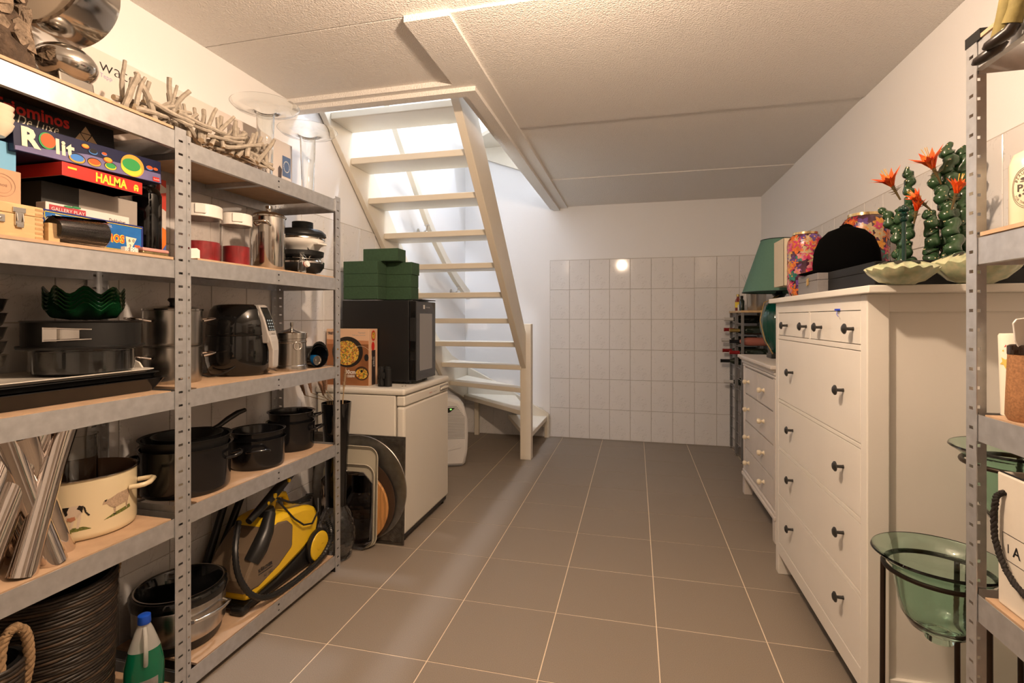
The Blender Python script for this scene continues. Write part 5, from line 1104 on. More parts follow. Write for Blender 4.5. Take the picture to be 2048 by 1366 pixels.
for k in range(9):
    left = k < 6
    g = thing('pampas_stem', ('dried brown pampas plume leaning out of the tall black vase' if left else 'short pale bunny tail grass standing upright in the tall black vase'), 'dried plant', (t.location.x, t.location.y, 0.275), group='pampas plumes in the black vase' if left else 'bunny tails in the black vase')
    a = PI + (k - 4.6) * 0.22 if left else -0.9 + 0.9 * (k - 6); e2 = Vector((math.cos(a), math.sin(a), 0))
    reach = (0.03, 0.20, 0.085, 0.155, 0.03, 0.12)[k] if left else 0.006
    rim = e2 * (0.052 if left else 0.035) + Vector((0, 0, 0.520)); top = rim + e2 * reach + Vector((0, 0, 0.025 if left else 0.02 + 0.035 * (k - 6)))
    MB().tube([tuple(e2 * 0.01 + Vector((0, 0, 0.0))), tuple(e2 * 0.030 + Vector((0, 0, 0.42))), tuple(rim), tuple(top)], 0.0018, 5).build('stem', STEM, g)
    dirv = (e2 * (0.35 if left else 0.1) + Vector((0, 0, 1))).normalized(); L = 0.165 if left else 0.065; R_ = 0.021 if left else 0.010
    b = MB()
    for i in range(420 if left else 160):
        s_ = pr_.random(); c = top + dirv * (s_ * L); rr = R_ * math.sin(PI * min(1, s_ * 0.9 + 0.1)) + 0.002; an = pr_.uniform(0, 2*PI); e = Vector((math.cos(an), math.sin(an), 0)); tip = c + e * rr + dirv * 0.016; w = e.cross(dirv) * 0.0013
        b.add([tuple(c - w), tuple(c + w), tuple(tip)], [(0, 1, 2)])
    b.tube([tuple(top), tuple(top + dirv * L * 0.4), tuple(top + dirv * L)], [0.004, R_ * 0.5, 0.003], 7)
    b.build('plume', FLUFF if left else FLUF2, g)
# ================================================================ tall cabinet of drawers
hc = thing('drawer_cabinet', 'tall white chest of six drawers with dark round knobs', 'drawer cabinet', (0.66, 1.69, 0))
W_, D_ = 0.995, 0.455
MB().box(-0.022, D_ + 0.008, -0.065, W_ + 0.04, 1.288, 1.3095).build('top', WLACQ, hc, bevel=0.003)
for (x0, x1, y0, y1) in ((0, 0.058, 0, 0.045), (0, 0.058, W_ - 0.045, W_), (D_ - 0.05, D_, 0, 0.045), (D_ - 0.05, D_, W_ - 0.045, W_)):
    MB().box(x0, x1, y0, y1, 0, 1.288).build('corner_post', WLACQ, hc, bevel=0.003)
for y in (0.016, W_ - 0.034): MB().box(0.058, D_ - 0.05, y, y + 0.018, 0.10, 1.26).build('side_panel', WLACQ, hc)
for y in (0.004, W_ - 0.022):
    MB().box(0.058, D_ - 0.05, y, y + 0.02, 1.235, 1.288).build('side_rail', WLACQ, hc, bevel=0.002); MB().box(0.058, D_ - 0.05, y, y + 0.02, 0.095, 0.165).build('side_rail', WLACQ, hc, bevel=0.002)
MB().box(D_ - 0.015, D_ - 0.005, 0.045, W_ - 0.045, 0.10, 1.28).build('back_panel', WLACQ, hc)
MB().box(0.03, 0.035, 0.045, W_ - 0.045, 0.10, 1.28).build('gap_shade_panel', mat('painted_gap_shade', (0.05, 0.045, 0.04), 0.8), hc)  # dark sheet behind the drawer fronts, its colour stands in for shade in the gaps
zr = [(1.241, 1.288), (1.118, 1.135), (0.822, 0.835), (0.596, 0.611), (0.374, 0.386), (0.100, 0.158)]
for a, c in zr: MB().box(0.0, 0.028, 0.045, W_ - 0.045, a, c).build('front_rail', WLACQ, hc, bevel=0.001)
MB().box(0.0, 0.028, 0.500, 0.516, 1.135, 1.241).build('front_rail', WLACQ, hc, bevel=0.001)
KN = MB(); KN.T = TR(0, 0, 0, ry=-PI/2); KN.lathe([(0.0065, 0), (0.0055, 0.004), (0.005, 0.018), (0.006, 0.021), (0.0165, 0.024), (0.0165, 0.027), (0.010, 0.032), (0, 0.0335)], 24); knob_d = KN.mesh('knob', KNOBD, 40)
def drawer(parent, y0, y1, z0, z1, ky, m, km, x0=0.0006, kz=None, gap=0.0022, dep=0.026):
    d = MB().box(x0, x0 + dep, y0 + gap, y1 - gap, z0 + gap, z1 - gap).build('drawer', m, parent, bevel=0.0012)
    for y in ky: link('knob', km, d, (x0, y, kz if kz else (z0 + z1) / 2))
    return d
drawer(hc, 0.516, W_ - 0.045, 1.135, 1.241, (0.545, 0.805), WLACQ, knob_d, kz=1.183)
drawer(hc, 0.045, 0.500, 1.135, 1.241, (0.098, 0.375), WLACQ, knob_d, kz=1.183)
hc_z = [(0.835, 1.118, 0.981), (0.611, 0.822, 0.731), (0.386, 0.596, 0.515), (0.158, 0.374, 0.303)]
for a, c, kz in hc_z: drawer(hc, 0.045, W_ - 0.045, a, c, (0.175, 0.722), WLACQ, knob_d, kz=kz)
b = MB(); b.box(-0.006, 0.004, 0.0, 0.022, 0, 0.006); b.tube([(-0.004, 0.005, 0), (-0.006, 0.002, -0.012), (-0.004, -0.006, -0.02)], 0.001, 5); o = b.build('blue_clip', mat('blue_clip', (0.02, 0.06, 0.55), 0.4), None, loc=(0.656, 1.89, 1.2415), bevel=0.001); tag(o, 'small blue tag caught in the gap above the upper drawer', 'tag')
# ================================================================ low cream chest
cc = thing('cream_chest', 'low cream painted chest of drawers with cream knobs and moulded edges', 'chest', (0.735, 2.985, 0))
CW, CD = 0.835, 0.385
b = MB(); b.box(-0.035, CD, -0.035, CW + 0.035, 0.940, 0.962); b.box(-0.025, CD, -0.025, CW + 0.025, 0.930, 0.940); b.build('top', CHESTW, cc, bevel=0.006)
b = MB(); b.box(-0.012, CD - 0.01, -0.012, CW + 0.012, 0.905, 0.930); b.box(-0.006, CD - 0.01, -0.006, CW + 0.006, 0.885, 0.905); b.build('cornice', CHESTW, cc, bevel=0.008)
MB().box(0.012, CD - 0.01, 0.0, CW, 0.14, 0.886).build('carcass', CHESTW, cc, bevel=0.002)
for y in (0.0, CW - 0.05): MB().box(-0.004, 0.02, y, y + 0.05, 0.13, 0.886).build('pilaster', CHESTW, cc, bevel=0.004)
b = MB(); b.box(-0.014, CD - 0.01, -0.012, CW + 0.012, 0.125, 0.150); b.box(-0.008, CD - 0.01, -0.006, CW + 0.006, 0.150, 0.172); b.build('plinth', CHESTW, cc, bevel=0.007)
for x in (-0.006, CD - 0.07):
    for y in (-0.006, CW - 0.054): MB().prism([(y, 0.126), (y + 0.06, 0.126), (y + (0.052 if y < 0.1 else 0.06), 0.0), (y + (0.0 if y < 0.1 else 0.008), 0.0)], x, x + 0.055, 'x').build('foot', CHESTW, cc, bevel=0.004)
KC = MB(); KC.T = TR(0, 0, 0, ry=-PI/2); KC.lathe([(0.013, 0), (0.012, 0.004), (0.007, 0.008), (0.0065, 0.014), (0.013, 0.019), (0.0165, 0.027), (0.014, 0.036), (0.006, 0.040), (0, 0.0405)], 24); knob_c = KC.mesh('knob', KNOBC, 50)
CD_ = [(0.705, 0.880), (0.520, 0.700), (0.335, 0.515), (0.178, 0.330)]
mid = CW / 2
drawer(cc, 0.052, mid, CD_[0][0], CD_[0][1], (0.255,), CHESTW, knob_c, x0=-0.002, dep=0.012); drawer(cc, mid, CW - 0.052, CD_[0][0], CD_[0][1], (0.655,), CHESTW, knob_c, x0=-0.002, dep=0.012)
for a, c in CD_[1:]: drawer(cc, 0.052, CW - 0.052, a, c, (0.255, 0.655), CHESTW, knob_c, x0=-0.002, dep=0.012)
# ================================================================ lamps on the cream chest
SHG = mat('green_shade', (0.10, 0.21, 0.16), 0.8, noise=(120, 0.08)); SHB = mat('shade_trim', (0.012, 0.03, 0.028), 0.6)
t = thing('green_table_lamp', 'table lamp with a ribbed green ceramic body and green cone shade', 'lamp', (0.885, 3.52, 0.9625))
MB().box(-0.06, 0.06, -0.06, 0.06, 0, 0.030).build('base', BLACKP, t, bevel=0.003)
MB().lathe([(0.03, 0.03), (0.045, 0.045), (0.085, 0.10), (0.112, 0.19), (0.112, 0.26), (0.085, 0.33), (0.045, 0.36), (0.03, 0.366), (0, 0.366)], 72, wob=lambda a, r, z: (r * (1 - 0.03 * abs(math.sin(9 * a))), z)).build('body', mat('green_ceramic', (0.004, 0.055, 0.04), 0.1, coat=0.5), t, smooth=50)
MB().lathe([(0.028, 0.366), (0.040, 0.374), (0.030, 0.390), (0.042, 0.404), (0.020, 0.412), (0.016, 0.47), (0, 0.47)], 24).build('socket', BLACKP, t, smooth=40)
SB, ST_ = 0.418, 0.748
MB().lathe([(0.214, SB), (0.105, ST_), (0.1035, ST_), (0.2125, SB)], 72, close=True).build('shade', SHG, t, smooth=40)
b = MB()
for r, z in ((0.2142, SB), (0.1052, ST_)): b.tube([(r*math.cos(x), r*math.sin(x), z) for x in [2*PI*i/72 for i in range(72)]], 0.0028, 6, closed=True)
b.build('shade_trim', SHB, t, smooth=60)
b = MB()
for k in range(3): b.tube([(0, 0, ST_ - 0.02), (0.104*math.cos(2.1*k), 0.104*math.sin(2.1*k), ST_ - 0.004)], 0.0015, 5)
b.tube([(0, 0, 0.46), (0, 0, ST_ - 0.02)], 0.003, 6); b.build('shade_carrier', STEEL, t)
MB().tube([(0, -0.03, 0.40), (-0.10, -0.05, 0.35), (-0.125, -0.06, 0.24), (-0.10, -0.07, 0.12), (-0.055, -0.075, 0.03)], 0.003, 6).build('cord', mat('gold_cord', (0.40, 0.26, 0.08), 0.5), t, smooth=60)
t = thing('square_shade_lamp', 'small table lamp with a square cream shade in front of the green one', 'lamp', (0.875, 3.10, 0.9625))
MB().lathe([(0, 0), (0.05, 0), (0.05, 0.012), (0.012, 0.02), (0.010, 0.45), (0, 0.45)], 24).build('stand', BLACKP, t, smooth=40)
CRS = mat('cream_shade', (0.74, 0.64, 0.48), 0.8)
q = 0.098; b = MB()
for s in range(4):
    b.T = TR(0, 0, 0, rz=s * PI/2); b.box(-q, q, -q, -q + 0.002, 0.43, 0.685)
b.T = I4(); b.build('shade', CRS, t)
# ================================================================ wine racks in the corner
RG = mat('rack_grey', (0.20, 0.195, 0.19), 0.4, metal=0.5)
def wine_rack(label, y0, y1, x0=0.86, x1=1.115, top=1.262):
    t = thing('wine_rack', label, 'wine rack', (x0, y0, 0)); D = x1 - x0; L = y1 - y0
    for x in (0, D - 0.02):
        for y in (0, L - 0.02):
            MB().box(x, x + 0.02, y, y + 0.02, 0.022, top).build('upright', RG, t)
            MB().lathe([(0, 0), (0.014, 0), (0.014, 0.008), (0.006, 0.012), (0.006, 0.024), (0, 0.024)], 14, cx=x + 0.01, cy=y + 0.01).build('foot', STEEL, t, smooth=40)
    for k in range(12):
        z = 0.12 + 0.095 * k
        for x in (0.006, D - 0.012):
            MB().tube([(x, 0.02, z), (x, L - 0.02, z)], 0.003, 6).build('bar', RG, t)
    MB().box(-0.005, D, -0.005, L + 0.003, top, top + 0.018).build('top_board', WOODL, t, bevel=0.002)
    return t
wine_rack('grey metal wine rack in the corner with a wooden top', 4.842, 5.10)
wine_rack('grey metal wine rack next to the cream chest with a wooden top', 4.56, 4.825)
GLB = mat('wine_glass_dark', (0.01, 0.02, 0.012), 0.06, coat=0.5); CAPR = mat('capsule_red', (0.35, 0.02, 0.02), 0.3, metal=0.3); CAPW = mat('capsule_white', (0.65, 0.63, 0.60), 0.35); CAPB = mat('capsule_black', (0.01, 0.01, 0.012), 0.3); ROSE = mat('rose_wine', (0.42, 0.14, 0.10), 0.1, coat=0.5); CAPG = mat('capsule_gold', (0.50, 0.36, 0.12), 0.3, metal=0.8)
bp = MB(); bp.lathe([(0, 0), (0.034, 0), (0.0365, 0.006), (0.0365, 0.155), (0.030, 0.185), (0.0155, 0.215), (0.0145, 0.225)], 24); body_m = {}
def bottle(y, z, glass, cap, label, gname, stick=0.0, rz=0.0):
    t = thing('wine_bottle', label, 'bottle', (1.085, y, z), group='bottles lying in the wine racks', ry=-PI/2, rz=rz)
    t.rotation_euler = (0, -PI/2, 0); t.location.x -= stick
    if glass.name not in body_m:
        q = MB(); q.v, q.f, q.m = list(bp.v), list(bp.f), list(bp.m); body_m[glass.name] = q.mesh('glass', glass, 50)
    link('glass', body_m[glass.name], t)
    if ('c', cap.name) not in body_m: body_m[('c', cap.name)] = MB().lathe([(0.0152, 0.215), (0.0158, 0.225), (0.0155, 0.285), (0.0165, 0.287), (0.0165, 0.297), (0, 0.298)], 20).mesh('capsule', cap, 40)
    link('capsule', body_m[('c', cap.name)], t)
def rz_(k): return 0.12 + 0.095 * k + 0.040
spec = [(4.97, 11, GLB, CAPW, 'wine bottle with a white and red capsule high in the corner wine rack', 0), (4.97, 10, GLB, CAPR, 'wine bottle with a red capsule second from the top in the corner rack', 0.0), (4.97, 9, GLB, CAPW, 'wine bottle with a plain white capsule in the corner rack', 0.02), (4.97, 8, GLB, CAPR, 'wine bottle with a red capsule below the white capped one', 0.012), (4.97, 7, GLB, CAPB, 'wine bottle with a long black capsule in the corner rack', 0.03), (4.97, 5, GLB, CAPW, 'wine bottle with a pale capsule low in the corner rack', 0.0),
        (4.69, 10, GLB, CAPG, 'wine bottle with a gold capsule in the rack next to the chest', 0), (4.69, 9, ROSE, CAPB, 'pink wine bottle with a black capsule in the rack next to the chest', 0.0), (4.69, 8, GLB, CAPR, 'dark wine bottle with a red capsule in the rack next to the chest', 0)]
for y, k, g, c, lab, stk in spec: bottle(y, min(rz_(k), 1.262 - 0.04), g, c, lab, '', stk)
# on top of the racks
TT = 1.2805
t = thing('sauce_bottle', 'small red sauce bottle with a gold cap on the corner wine rack', 'bottle', (0.905, 4.955, TT))
MB().lathe([(0, 0), (0.024, 0), (0.025, 0.004), (0.025, 0.095), (0.012, 0.118), (0.012, 0.130), (0, 0.130)], 24).build('glass', mat('amber_red', (0.20, 0.02, 0.01), 0.1, coat=0.5), t, smooth=45)
MB().lathe([(0, 0.130), (0.0135, 0.130), (0.0135, 0.150), (0, 0.151)], 20).build('cap', CAPG, t, smooth=40); MB().lathe([(0.0254, 0.03), (0.0254, 0.08)], 24).build('paper_label', YEL, t)
t = thing('white_mug', 'small white pot standing beside the red sauce bottle', 'mug', (0.915, 4.87, TT)); MB().lathe(shell([(0, 0), (0.026, 0), (0.028, 0.004), (0.028, 0.055)], 0.003), 28).build('body', WHITEP, t, smooth=45)
t = thing('black_bottle', 'slim black bottle next to the steel wine cooler pail', 'bottle', (0.905, 4.785, TT)); MB().lathe([(0, 0), (0.022, 0), (0.022, 0.085), (0.010, 0.105), (0, 0.105)], 24).build('glass', GLB, t, smooth=45); MB().lathe([(0.011, 0.105), (0.012, 0.107), (0.012, 0.130), (0, 0.131)], 18).build('cap', CAPB, t, smooth=40)
t = thing('steel_pail', 'brushed steel wine pail on the wooden top of the wine rack', 'pail', (1.0, 4.68, TT)); MB().lathe(shell([(0, 0), (0.068, 0), (0.070, 0.004), (0.078, 0.165), (0.080, 0.167)], 0.002), 40).build('body', BRUSH, t, smooth=45)
# dried glass stems in a clear vase behind
t = thing('glass_stem_vase', 'clear glass vase with thin glass stems in the corner behind the lamp', 'vase', (1.02, 4.97, TT)); MB().lathe(shell([(0, 0), (0.03, 0), (0.022, 0.02), (0.03, 0.10), (0.04, 0.20)], 0.002), 28).build('glass', GLASS, t, smooth=45)
for k in range(6): a = k * 1.05; MB().tube([(0, 0, 0.03), (0.03*math.cos(a), 0.03*math.sin(a), 0.22), (0.085*math.cos(a), 0.085*math.sin(a), 0.33)], 0.0022, 6).build('glass_stem', GLASS, t, smooth=60)
# ================================================================ things on the tall cabinet
TC = 1.3100
FCOL = [(0.70, 0.16, 0.03), (0.60, 0.05, 0.14), (0.62, 0.22, 0.24), (0.14, 0.06, 0.26), (0.72, 0.30, 0.04), (0.45, 0.02, 0.05), (0.55, 0.40, 0.22), (0.03, 0.18, 0.14)]
FM = [mat('print_petal_%s' % n, c, 0.25, noise=(60, 0.45), coat=0.4) for n, c in zip(('orange', 'magenta', 'pink', 'violet', 'amber', 'crimson', 'buff', 'teal'), FCOL)]
def floral_vase(label, loc, r, h, seed):
    t = thing('floral_vase', label, 'vase', loc)
    prof = [(0, 0), (r * 0.66, 0), (r * 0.86, 0.012), (r, 0.045), (r, h * 0.80), (r * 0.96, h * 0.88), (r * 0.80, h * 0.95), (r * 0.70, h * 0.965)]
    MB().lathe(prof, 56).build('body', mat('vase_dark_ground', (0.10, 0.03, 0.06), 0.15, noise=(18, 0.7), coat=0.5), t, smooth=45)
    MB().lathe([(r * 0.70, h * 0.965), (r * 0.72, h * 0.968), (r * 0.72, h), (r * 0.64, h), (r * 0.64, h * 0.97)], 48).build('rim', BRASS, t, smooth=40)
    q = random.Random(seed); cells = {i: MB() for i in range(8)}
    def rad(z):
        for (r0, z0), (r1, z1) in zip(prof, prof[1:]):
            if z0 <= z <= z1 and z1 > z0: return r0 + (r1 - r0) * (z - z0) / (z1 - z0)
        return r
    def petal(cu, cz, ang, L, w, mi, dr):
        n = 6; pts = []
        for s in (1, -1):
            for i in range(n + 1):
                k = i / n if s == 1 else 1 - i / n; ww = w * math.sin(PI * min(1, k * 0.92 + 0.06)) * s
                pts.append((cu + L * k * math.cos(ang) - ww * math.sin(ang), cz + L * k * math.sin(ang) + ww * math.cos(ang)))
        m_ = len(pts) // 2; b = cells[mi]
        for i in range(n):
            ring = [pts[i], pts[i + 1], pts[-2 - i], pts[-1 - i]]
            b.poly([((rad(min(max(z, .003), h * .95)) + dr) * math.cos(u / r), (rad(min(max(z, .003), h * .95)) + dr) * math.sin(u / r), min(max(z, 0.004), h * .955)) for u, z in ring])
    for k in range(190):
        u = q.uniform(0, 2 * PI * r); z = q.uniform(0.012, h * 0.92); mi = q.choice([0, 0, 1, 1, 2, 3, 4, 5, 6, 7]); L = q.uniform(0.016, 0.034); np_ = q.choice([5, 5, 6]); a0_ = q.random() * 6; dr = 0.0004 + 0.00001 * k
        slim = q.choice([0.16, 0.30, 0.36])
        for i in range(np_): petal(u, z, a0_ + 2*PI*i/np_, L, L * slim, mi, dr)
        for i in range(5): petal(u, z, 1.25 * i, 0.004, 0.002, 4, dr + 0.0003)
    al_ = MB()
    for i, b in cells.items():
        al_.mi = i; al_.add(b.v, b.f)
    al_.build('flower_print', FM, t)['kind'] = 'stuff'
floral_vase('smaller floral printed glass vase with a gold rim beside the grey box', (0.760, 2.585, TC), 0.073, 0.298, 3)
floral_vase('larger floral printed vase with a gold rim behind the black cap', (0.985, 2.545, TC), 0.090, 0.365, 9)
GBX = mat('grey_leatherette', (0.20, 0.19, 0.19), 0.5, noise=(150, 0.15)); BBX = mat('black_leatherette', (0.005, 0.005, 0.005), 0.5, spec=0.3)
t = thing('grey_box', 'grey hinged box with a gold latch under the black cap', 'box', (0.672, 2.145, TC))
MB().box(0, 0.32, 0, 0.235, 0, 0.052).build('body', GBX, t, bevel=0.002); MB().box(0, 0.32, 0, 0.235, 0.0527, 0.079).build('lid', GBX, t, bevel=0.002)
b = MB(); b.box(-0.004, 0, 0.095, 0.115, 0.038, 0.066); b.box(-0.007, -0.003, 0.100, 0.110, 0.034, 0.060); b.build('latch', BRASS, t, bevel=0.001)
t = thing('black_case', 'long black lidded case behind the seed pod bowls', 'case', (0.705, 1.752, TC))
MB().box(0, 0.39, 0, 0.385, 0, 0.05).build('body', BBX, t, bevel=0.002); MB().box(0, 0.39, 0, 0.385, 0.0507, 0.079).build('lid', BBX, t, bevel=0.002)
VELV = mat('black_velvet', (0.0015, 0.0015, 0.0015), 1.0, spec=0.05)
t = thing('riding_cap', 'black velvet riding cap with a button on top', 'cap', (0.808, 2.255, TC + 0.0795))
MB().lathe([(0, 0), (0.108, 0), (0.113, 0.004), (0.115, 0.04), (0.110, 0.09), (0.092, 0.14), (0.062, 0.170), (0.028, 0.183), (0, 0.185)], 56).build('crown', VELV, t, smooth=60)
MB().lathe([(0.024, 0.180), (0.022, 0.190), (0.010, 0.197), (0, 0.198)], 20).build('button', VELV, t, smooth=60)
b = MB(); b.T = TR(0, 0, 0, rz=math.radians(150)); n = 14; vs = []
for i in range(n + 1):
    a = -0.85 + 1.7 * i / n; ex = 0.055 * math.cos(a * 1.75) if abs(a) < 0.9 else 0
    vs += [(0.111*math.cos(a), 0.111*math.sin(a), 0.018), ((0.111+max(ex, 0))*math.cos(a), (0.111+max(ex, 0))*math.sin(a), 0.006)]
b.add(vs, [(2*i, 2*i+1, 2*i+3, 2*i+2) for i in range(n)]); b.build('peak', VELV, t, smooth=60, solid=0.004)
# seed pod bowls
SEED = mat('speckled_celadon', (0.52, 0.50, 0.31), 0.3, noise=(55, 0.35), col2=(0.30, 0.36, 0.22), coat=0.2)
def seed_bowl(label, loc, r, h, rz=0.0):
    t = thing('seed_pod_bowl', label, 'bowl', loc, rz)
    wob = lambda a, rr, z: (rr * (1 + 0.045 * math.cos(16 * a) * min(1, rr / (0.7 * r))), z + (0.003 * math.cos(16 * a) if rr > 0.6 * r else 0))
    MB().lathe([(0, 0), (r * 0.36, 0), (r * 0.42, 0.004), (r * 0.66, h * 0.18), (r * 0.88, h * 0.42), (r, h * 0.66), (r * 0.95, h * 0.72), (r * 0.60, h * 0.94), (0, h)], 96, wob=wob).build('bowl', SEED, t, smooth=60)
    hole = mat('pod_hole', (0.02, 0.02, 0.012), 0.8)
    b = MB()
    for k in range(9):
        a = 2*PI*k/9; rr, s = (r * 0.66, r * 0.125) 
        b.poly([(rr*math.cos(a) + s*math.cos(x), rr*math.sin(a) + s*math.sin(x), h * (0.94 - 0.63 * ((math.hypot(rr*math.cos(a) + s*math.cos(x), rr*math.sin(a) + s*math.sin(x)) / r) - 0.60)) + 0.002) for x in [2*PI*i/14 for i in range(14)]])
    b.build('pod_holes', hole, t)
    b = MB(); q = random.Random(int(r * 9999))
    return t
seed_bowl('smaller speckled green ceramic seed pod bowl near the cabinet corner', (0.722, 1.633, TC), 0.084, 0.064)
seed_bowl('larger speckled green ceramic seed pod bowl beside the rack post', (0.905, 1.645, TC), 0.096, 0.086, 0.1)
# candlestick
t = thing('candlestick', 'slim dark green finial stick standing before the artificial cactus', 'candlestick', (0.835, 1.872, TC + 0.0795))
MB().lathe([(0, 0), (0.022, 0), (0.022, 0.004), (0.006, 0.010), (0.0055, 0.135), (0.010, 0.138), (0.012, 0.146), (0.007, 0.152), (0.012, 0.160), (0.008, 0.166), (0, 0.166)], 20).build('stick', mat('bottle_green', (0.004, 0.03, 0.022), 0.1, coat=0.5), t, smooth=45)
for k in range(5):
    a = 2*PI*k/5; MB().sphere((0.009*math.cos(a), 0.009*math.sin(a), 0.175), 0.0075, n=12, m=8).build('finial_bud', mat('bottle_green', (0, 0, 0), 0.1), t, smooth=60)
MB().sphere((0, 0, 0.182), 0.008, n=12, m=8).build('finial_bud', mat('bottle_green', (0, 0, 0), 0.1), t, smooth=60)
# artificial cactus
CAC = mat('cactus_green', (0.035, 0.085, 0.035), 0.22, noise=(30, 0.35), coat=0.4); SPN = mat('cactus_spot', (0.72, 0.60, 0.34), 0.5)
t = thing('artificial_cactus', 'artificial cactus with knobbly twisted stems and orange flowers', 'cactus', (0.90, 1.95, TC + 0.092))
def stem(base, top, r, seed):
    q = random.Random(seed); B, T_ = Vector(base), Vector(top); L = (T_ - B).length; n = 64; pts = []; rr = []; ph = q.random() * 6; bow = q.uniform(-0.015, 0.015)
    for i in range(n + 1):
        s = i / n; c = B.lerp(T_, s); w = 0.30 * r; k = s * L / 0.030 * 2 * PI
        pts.append((c.x + w * math.cos(k * 0.5 + ph) + bow * math.sin(PI * s), c.y + w * math.sin(k * 0.5 + ph), c.z)); e = min(1.0, (1 - s) * 12 + 0.35) 
        rr.append(1.32 * r * (0.84 + 0.20 * math.sin(k)) * (1.08 - 0.25 * s) * e)
    MB().tube(pts, rr, 12).build('stem', CAC, t, smooth=70)
    b = MB()
    for i in range(3, n, 3):
        for m_ in range(3):
            a = q.uniform(0, 6.28); p = Vector(pts[i]); d = Vector((math.cos(a), math.sin(a), 0.1)); c = p + d * rr[i] * 0.98; e = d.orthogonal().normalized(); f_ = d.cross(e).normalized()
            st_ = []
            for z in range(8): rad_ = 0.0030 if z % 2 == 0 else 0.0011; st_.append(tuple(c + d * 0.0008 + (e * math.cos(z*PI/4) + f_ * math.sin(z*PI/4)) * rad_))
            b.poly(st_)
    b.build('spots', SPN, t)
for i, (x, y, zt, r, bx, by) in enumerate(((0.848, 2.055, 0.205, 0.0155, 0.905, 2.00), (0.905, 2.00, 0.330, 0.0150, 0.885, 1.99), (0.968, 1.985, 0.300, 0.0185, 0.99, 1.90), (1.015, 1.985, 0.395, 0.0205, 1.00, 1.96), (1.066, 1.99, 0.385, 0.0220, 1.045, 1.96), (0.935, 1.94, 0.17, 0.0175, 0.95, 1.96), (0.885, 2.02, 0.20, 0.016, 0.895, 2.04))):
    stem((bx - 0.90, by - 1.95, 0.0), (x - 0.90, y - 1.95, zt), r, i)
PET = mat('petal_flame', (0.78, 0.05, 0.01), 0.45, noise=(30, 0.5), col2=(0.82, 0.17, 0.015)); SEP = mat('sepal_brown', (0.11, 0.075, 0.025), 0.6); STM = mat('stamen_yellow', (0.80, 0.50, 0.08), 0.5)
def flower(p, d, L, seed, opened=1.0):
    q = random.Random(seed); D = Vector(d).normalized(); e = D.orthogonal().normalized(); g = D.cross(e)
    P = Vector(p); b = MB(); np_ = 9
    for i in range(np_ * 2):
        a = 2*PI*i/np_ + (0.35 if i >= np_ else 0); o_ = (e * math.cos(a) + g * math.sin(a)); s_ = L * (1.0 if i < np_ else 0.8); op = opened * (1.0 if i < np_ else 0.7)
        c0_, c1_, c2_ = P, P + D * s_ * 0.5 + o_ * s_ * 0.28 * op, P + D * s_ * 0.9 + o_ * s_ * 0.85 * op; w = D.cross(o_).normalized() * s_ * 0.17
        b.add([tuple(c0_ - w * .5), tuple(c0_ + w * .5), tuple(c1_ + w), tuple(c1_ - w), tuple(c2_)], [(0, 1, 2, 3), (3, 2, 4)])
    fl = b.build('flower', PET, t, smooth=60)
    b = MB()
    for i in range(5): a = i * 1.3; b.tube([tuple(P), tuple(P + D * L * 1.15 + (e * math.cos(a) + g * math.sin(a)) * L * 0.12)], 0.0009, 5)
    b.build('stamens', STM, fl)
    b = MB(); b.tube([tuple(P - D * L * 0.85), tuple(P - D * L * 0.3), tuple(P + D * L * 0.08)], [0.0025, 0.004, 0.006], 8)
    for i in range(7): a = i * 0.9; o_ = e * math.cos(a) + g * math.sin(a); b.tube([tuple(P - D * L * (0.1 + 0.1 * (i % 4))), tuple(P - D * L * (0.1 * (i % 4)) + o_ * L * 0.33)], [0.002, 0.0003], 5)
    b.build('calyx', SEP, fl)
for p, d, L, s_, o_ in (((-0.045, 0.04, 0.262), (-0.5, -0.2, 0.8), 0.060, 1, 1.05), ((0.045, -0.02, 0.300), (-0.45, -0.2, 0.8), 0.066, 2, 1.0), ((0.010, -0.02, 0.195), (-0.7, -0.2, 0.6), 0.048, 3, 0.65), ((0.085, -0.06, 0.205), (0.1, -0.25, 0.9), 0.056, 4, 0.8), ((0.0, -0.01, 0.165), (0.0, -0.3, 0.8), 0.046, 5, 0.6)): flower(p, d, L, s_, o_)
# ================================================================ green glass bowls in a metal stand
IRON = mat('dark_iron', (0.035, 0.022, 0.015), 0.4, metal=0.6)
t = thing('bowl_stand', 'dark iron stand with two rings holding the green glass bowls', 'stand', (0.735, 1.478, 0))
for (cx_, cy_, r, z) in ((0, 0, 0.113, 0.586), (0.195, 0.042, 0.113, 0.851)):
    MB().tube([(cx_ + r*math.cos(x), cy_ + r*math.sin(x), z) for x in [2*PI*i/56 for i in range(56)]], 0.006, 8, closed=True).build('ring', IRON, t, smooth=60)
for k, (x, y, z) in enumerate(((-0.103, 0.046, 0.586), (0.046, -0.103, 0.586), (0.080, 0.080, 0.586), (0.2515, -0.056, 0.851), (0.2515, 0.140, 0.851), (0.1385, 0.140, 0.851))):
    MB().tube([(x, y, z), (x * 1.02, y * 1.02, 0.0)], 0.0065, 8).build('leg', IRON, t, smooth=60)
def green_bowl(label, loc, r, k=1.0):
    t = thing('green_glass_bowl', label, 'bowl', loc)
    out = [(0, 0), (0.028, 0), (0.030, 0.004), (0.027, 0.014), (0.028, 0.017), (0.060, 0.030), (0.078, 0.060), (0.086, 0.10), (0.094, 0.150), (0.104, 0.176), (0.124, 0.196), (r - 0.003, 0.204)]
    inn = [(r, 0.207), (r - 0.002, 0.211), (0.124, 0.203), (0.101, 0.182), (0.089, 0.150), (0.081, 0.10), (0.073, 0.062), (0.056, 0.036), (0, 0.024)]
    MB().lathe(out + inn, 72, wob=lambda a, rr, z: (rr * (1 + 0.004 * math.sin(5 * a)), z)).build('glass', GGLASS, t, smooth=60)
green_bowl('lower green glass bowl with a wide rim in the iron stand', (0.735, 1.478, 0.416), 0.140)
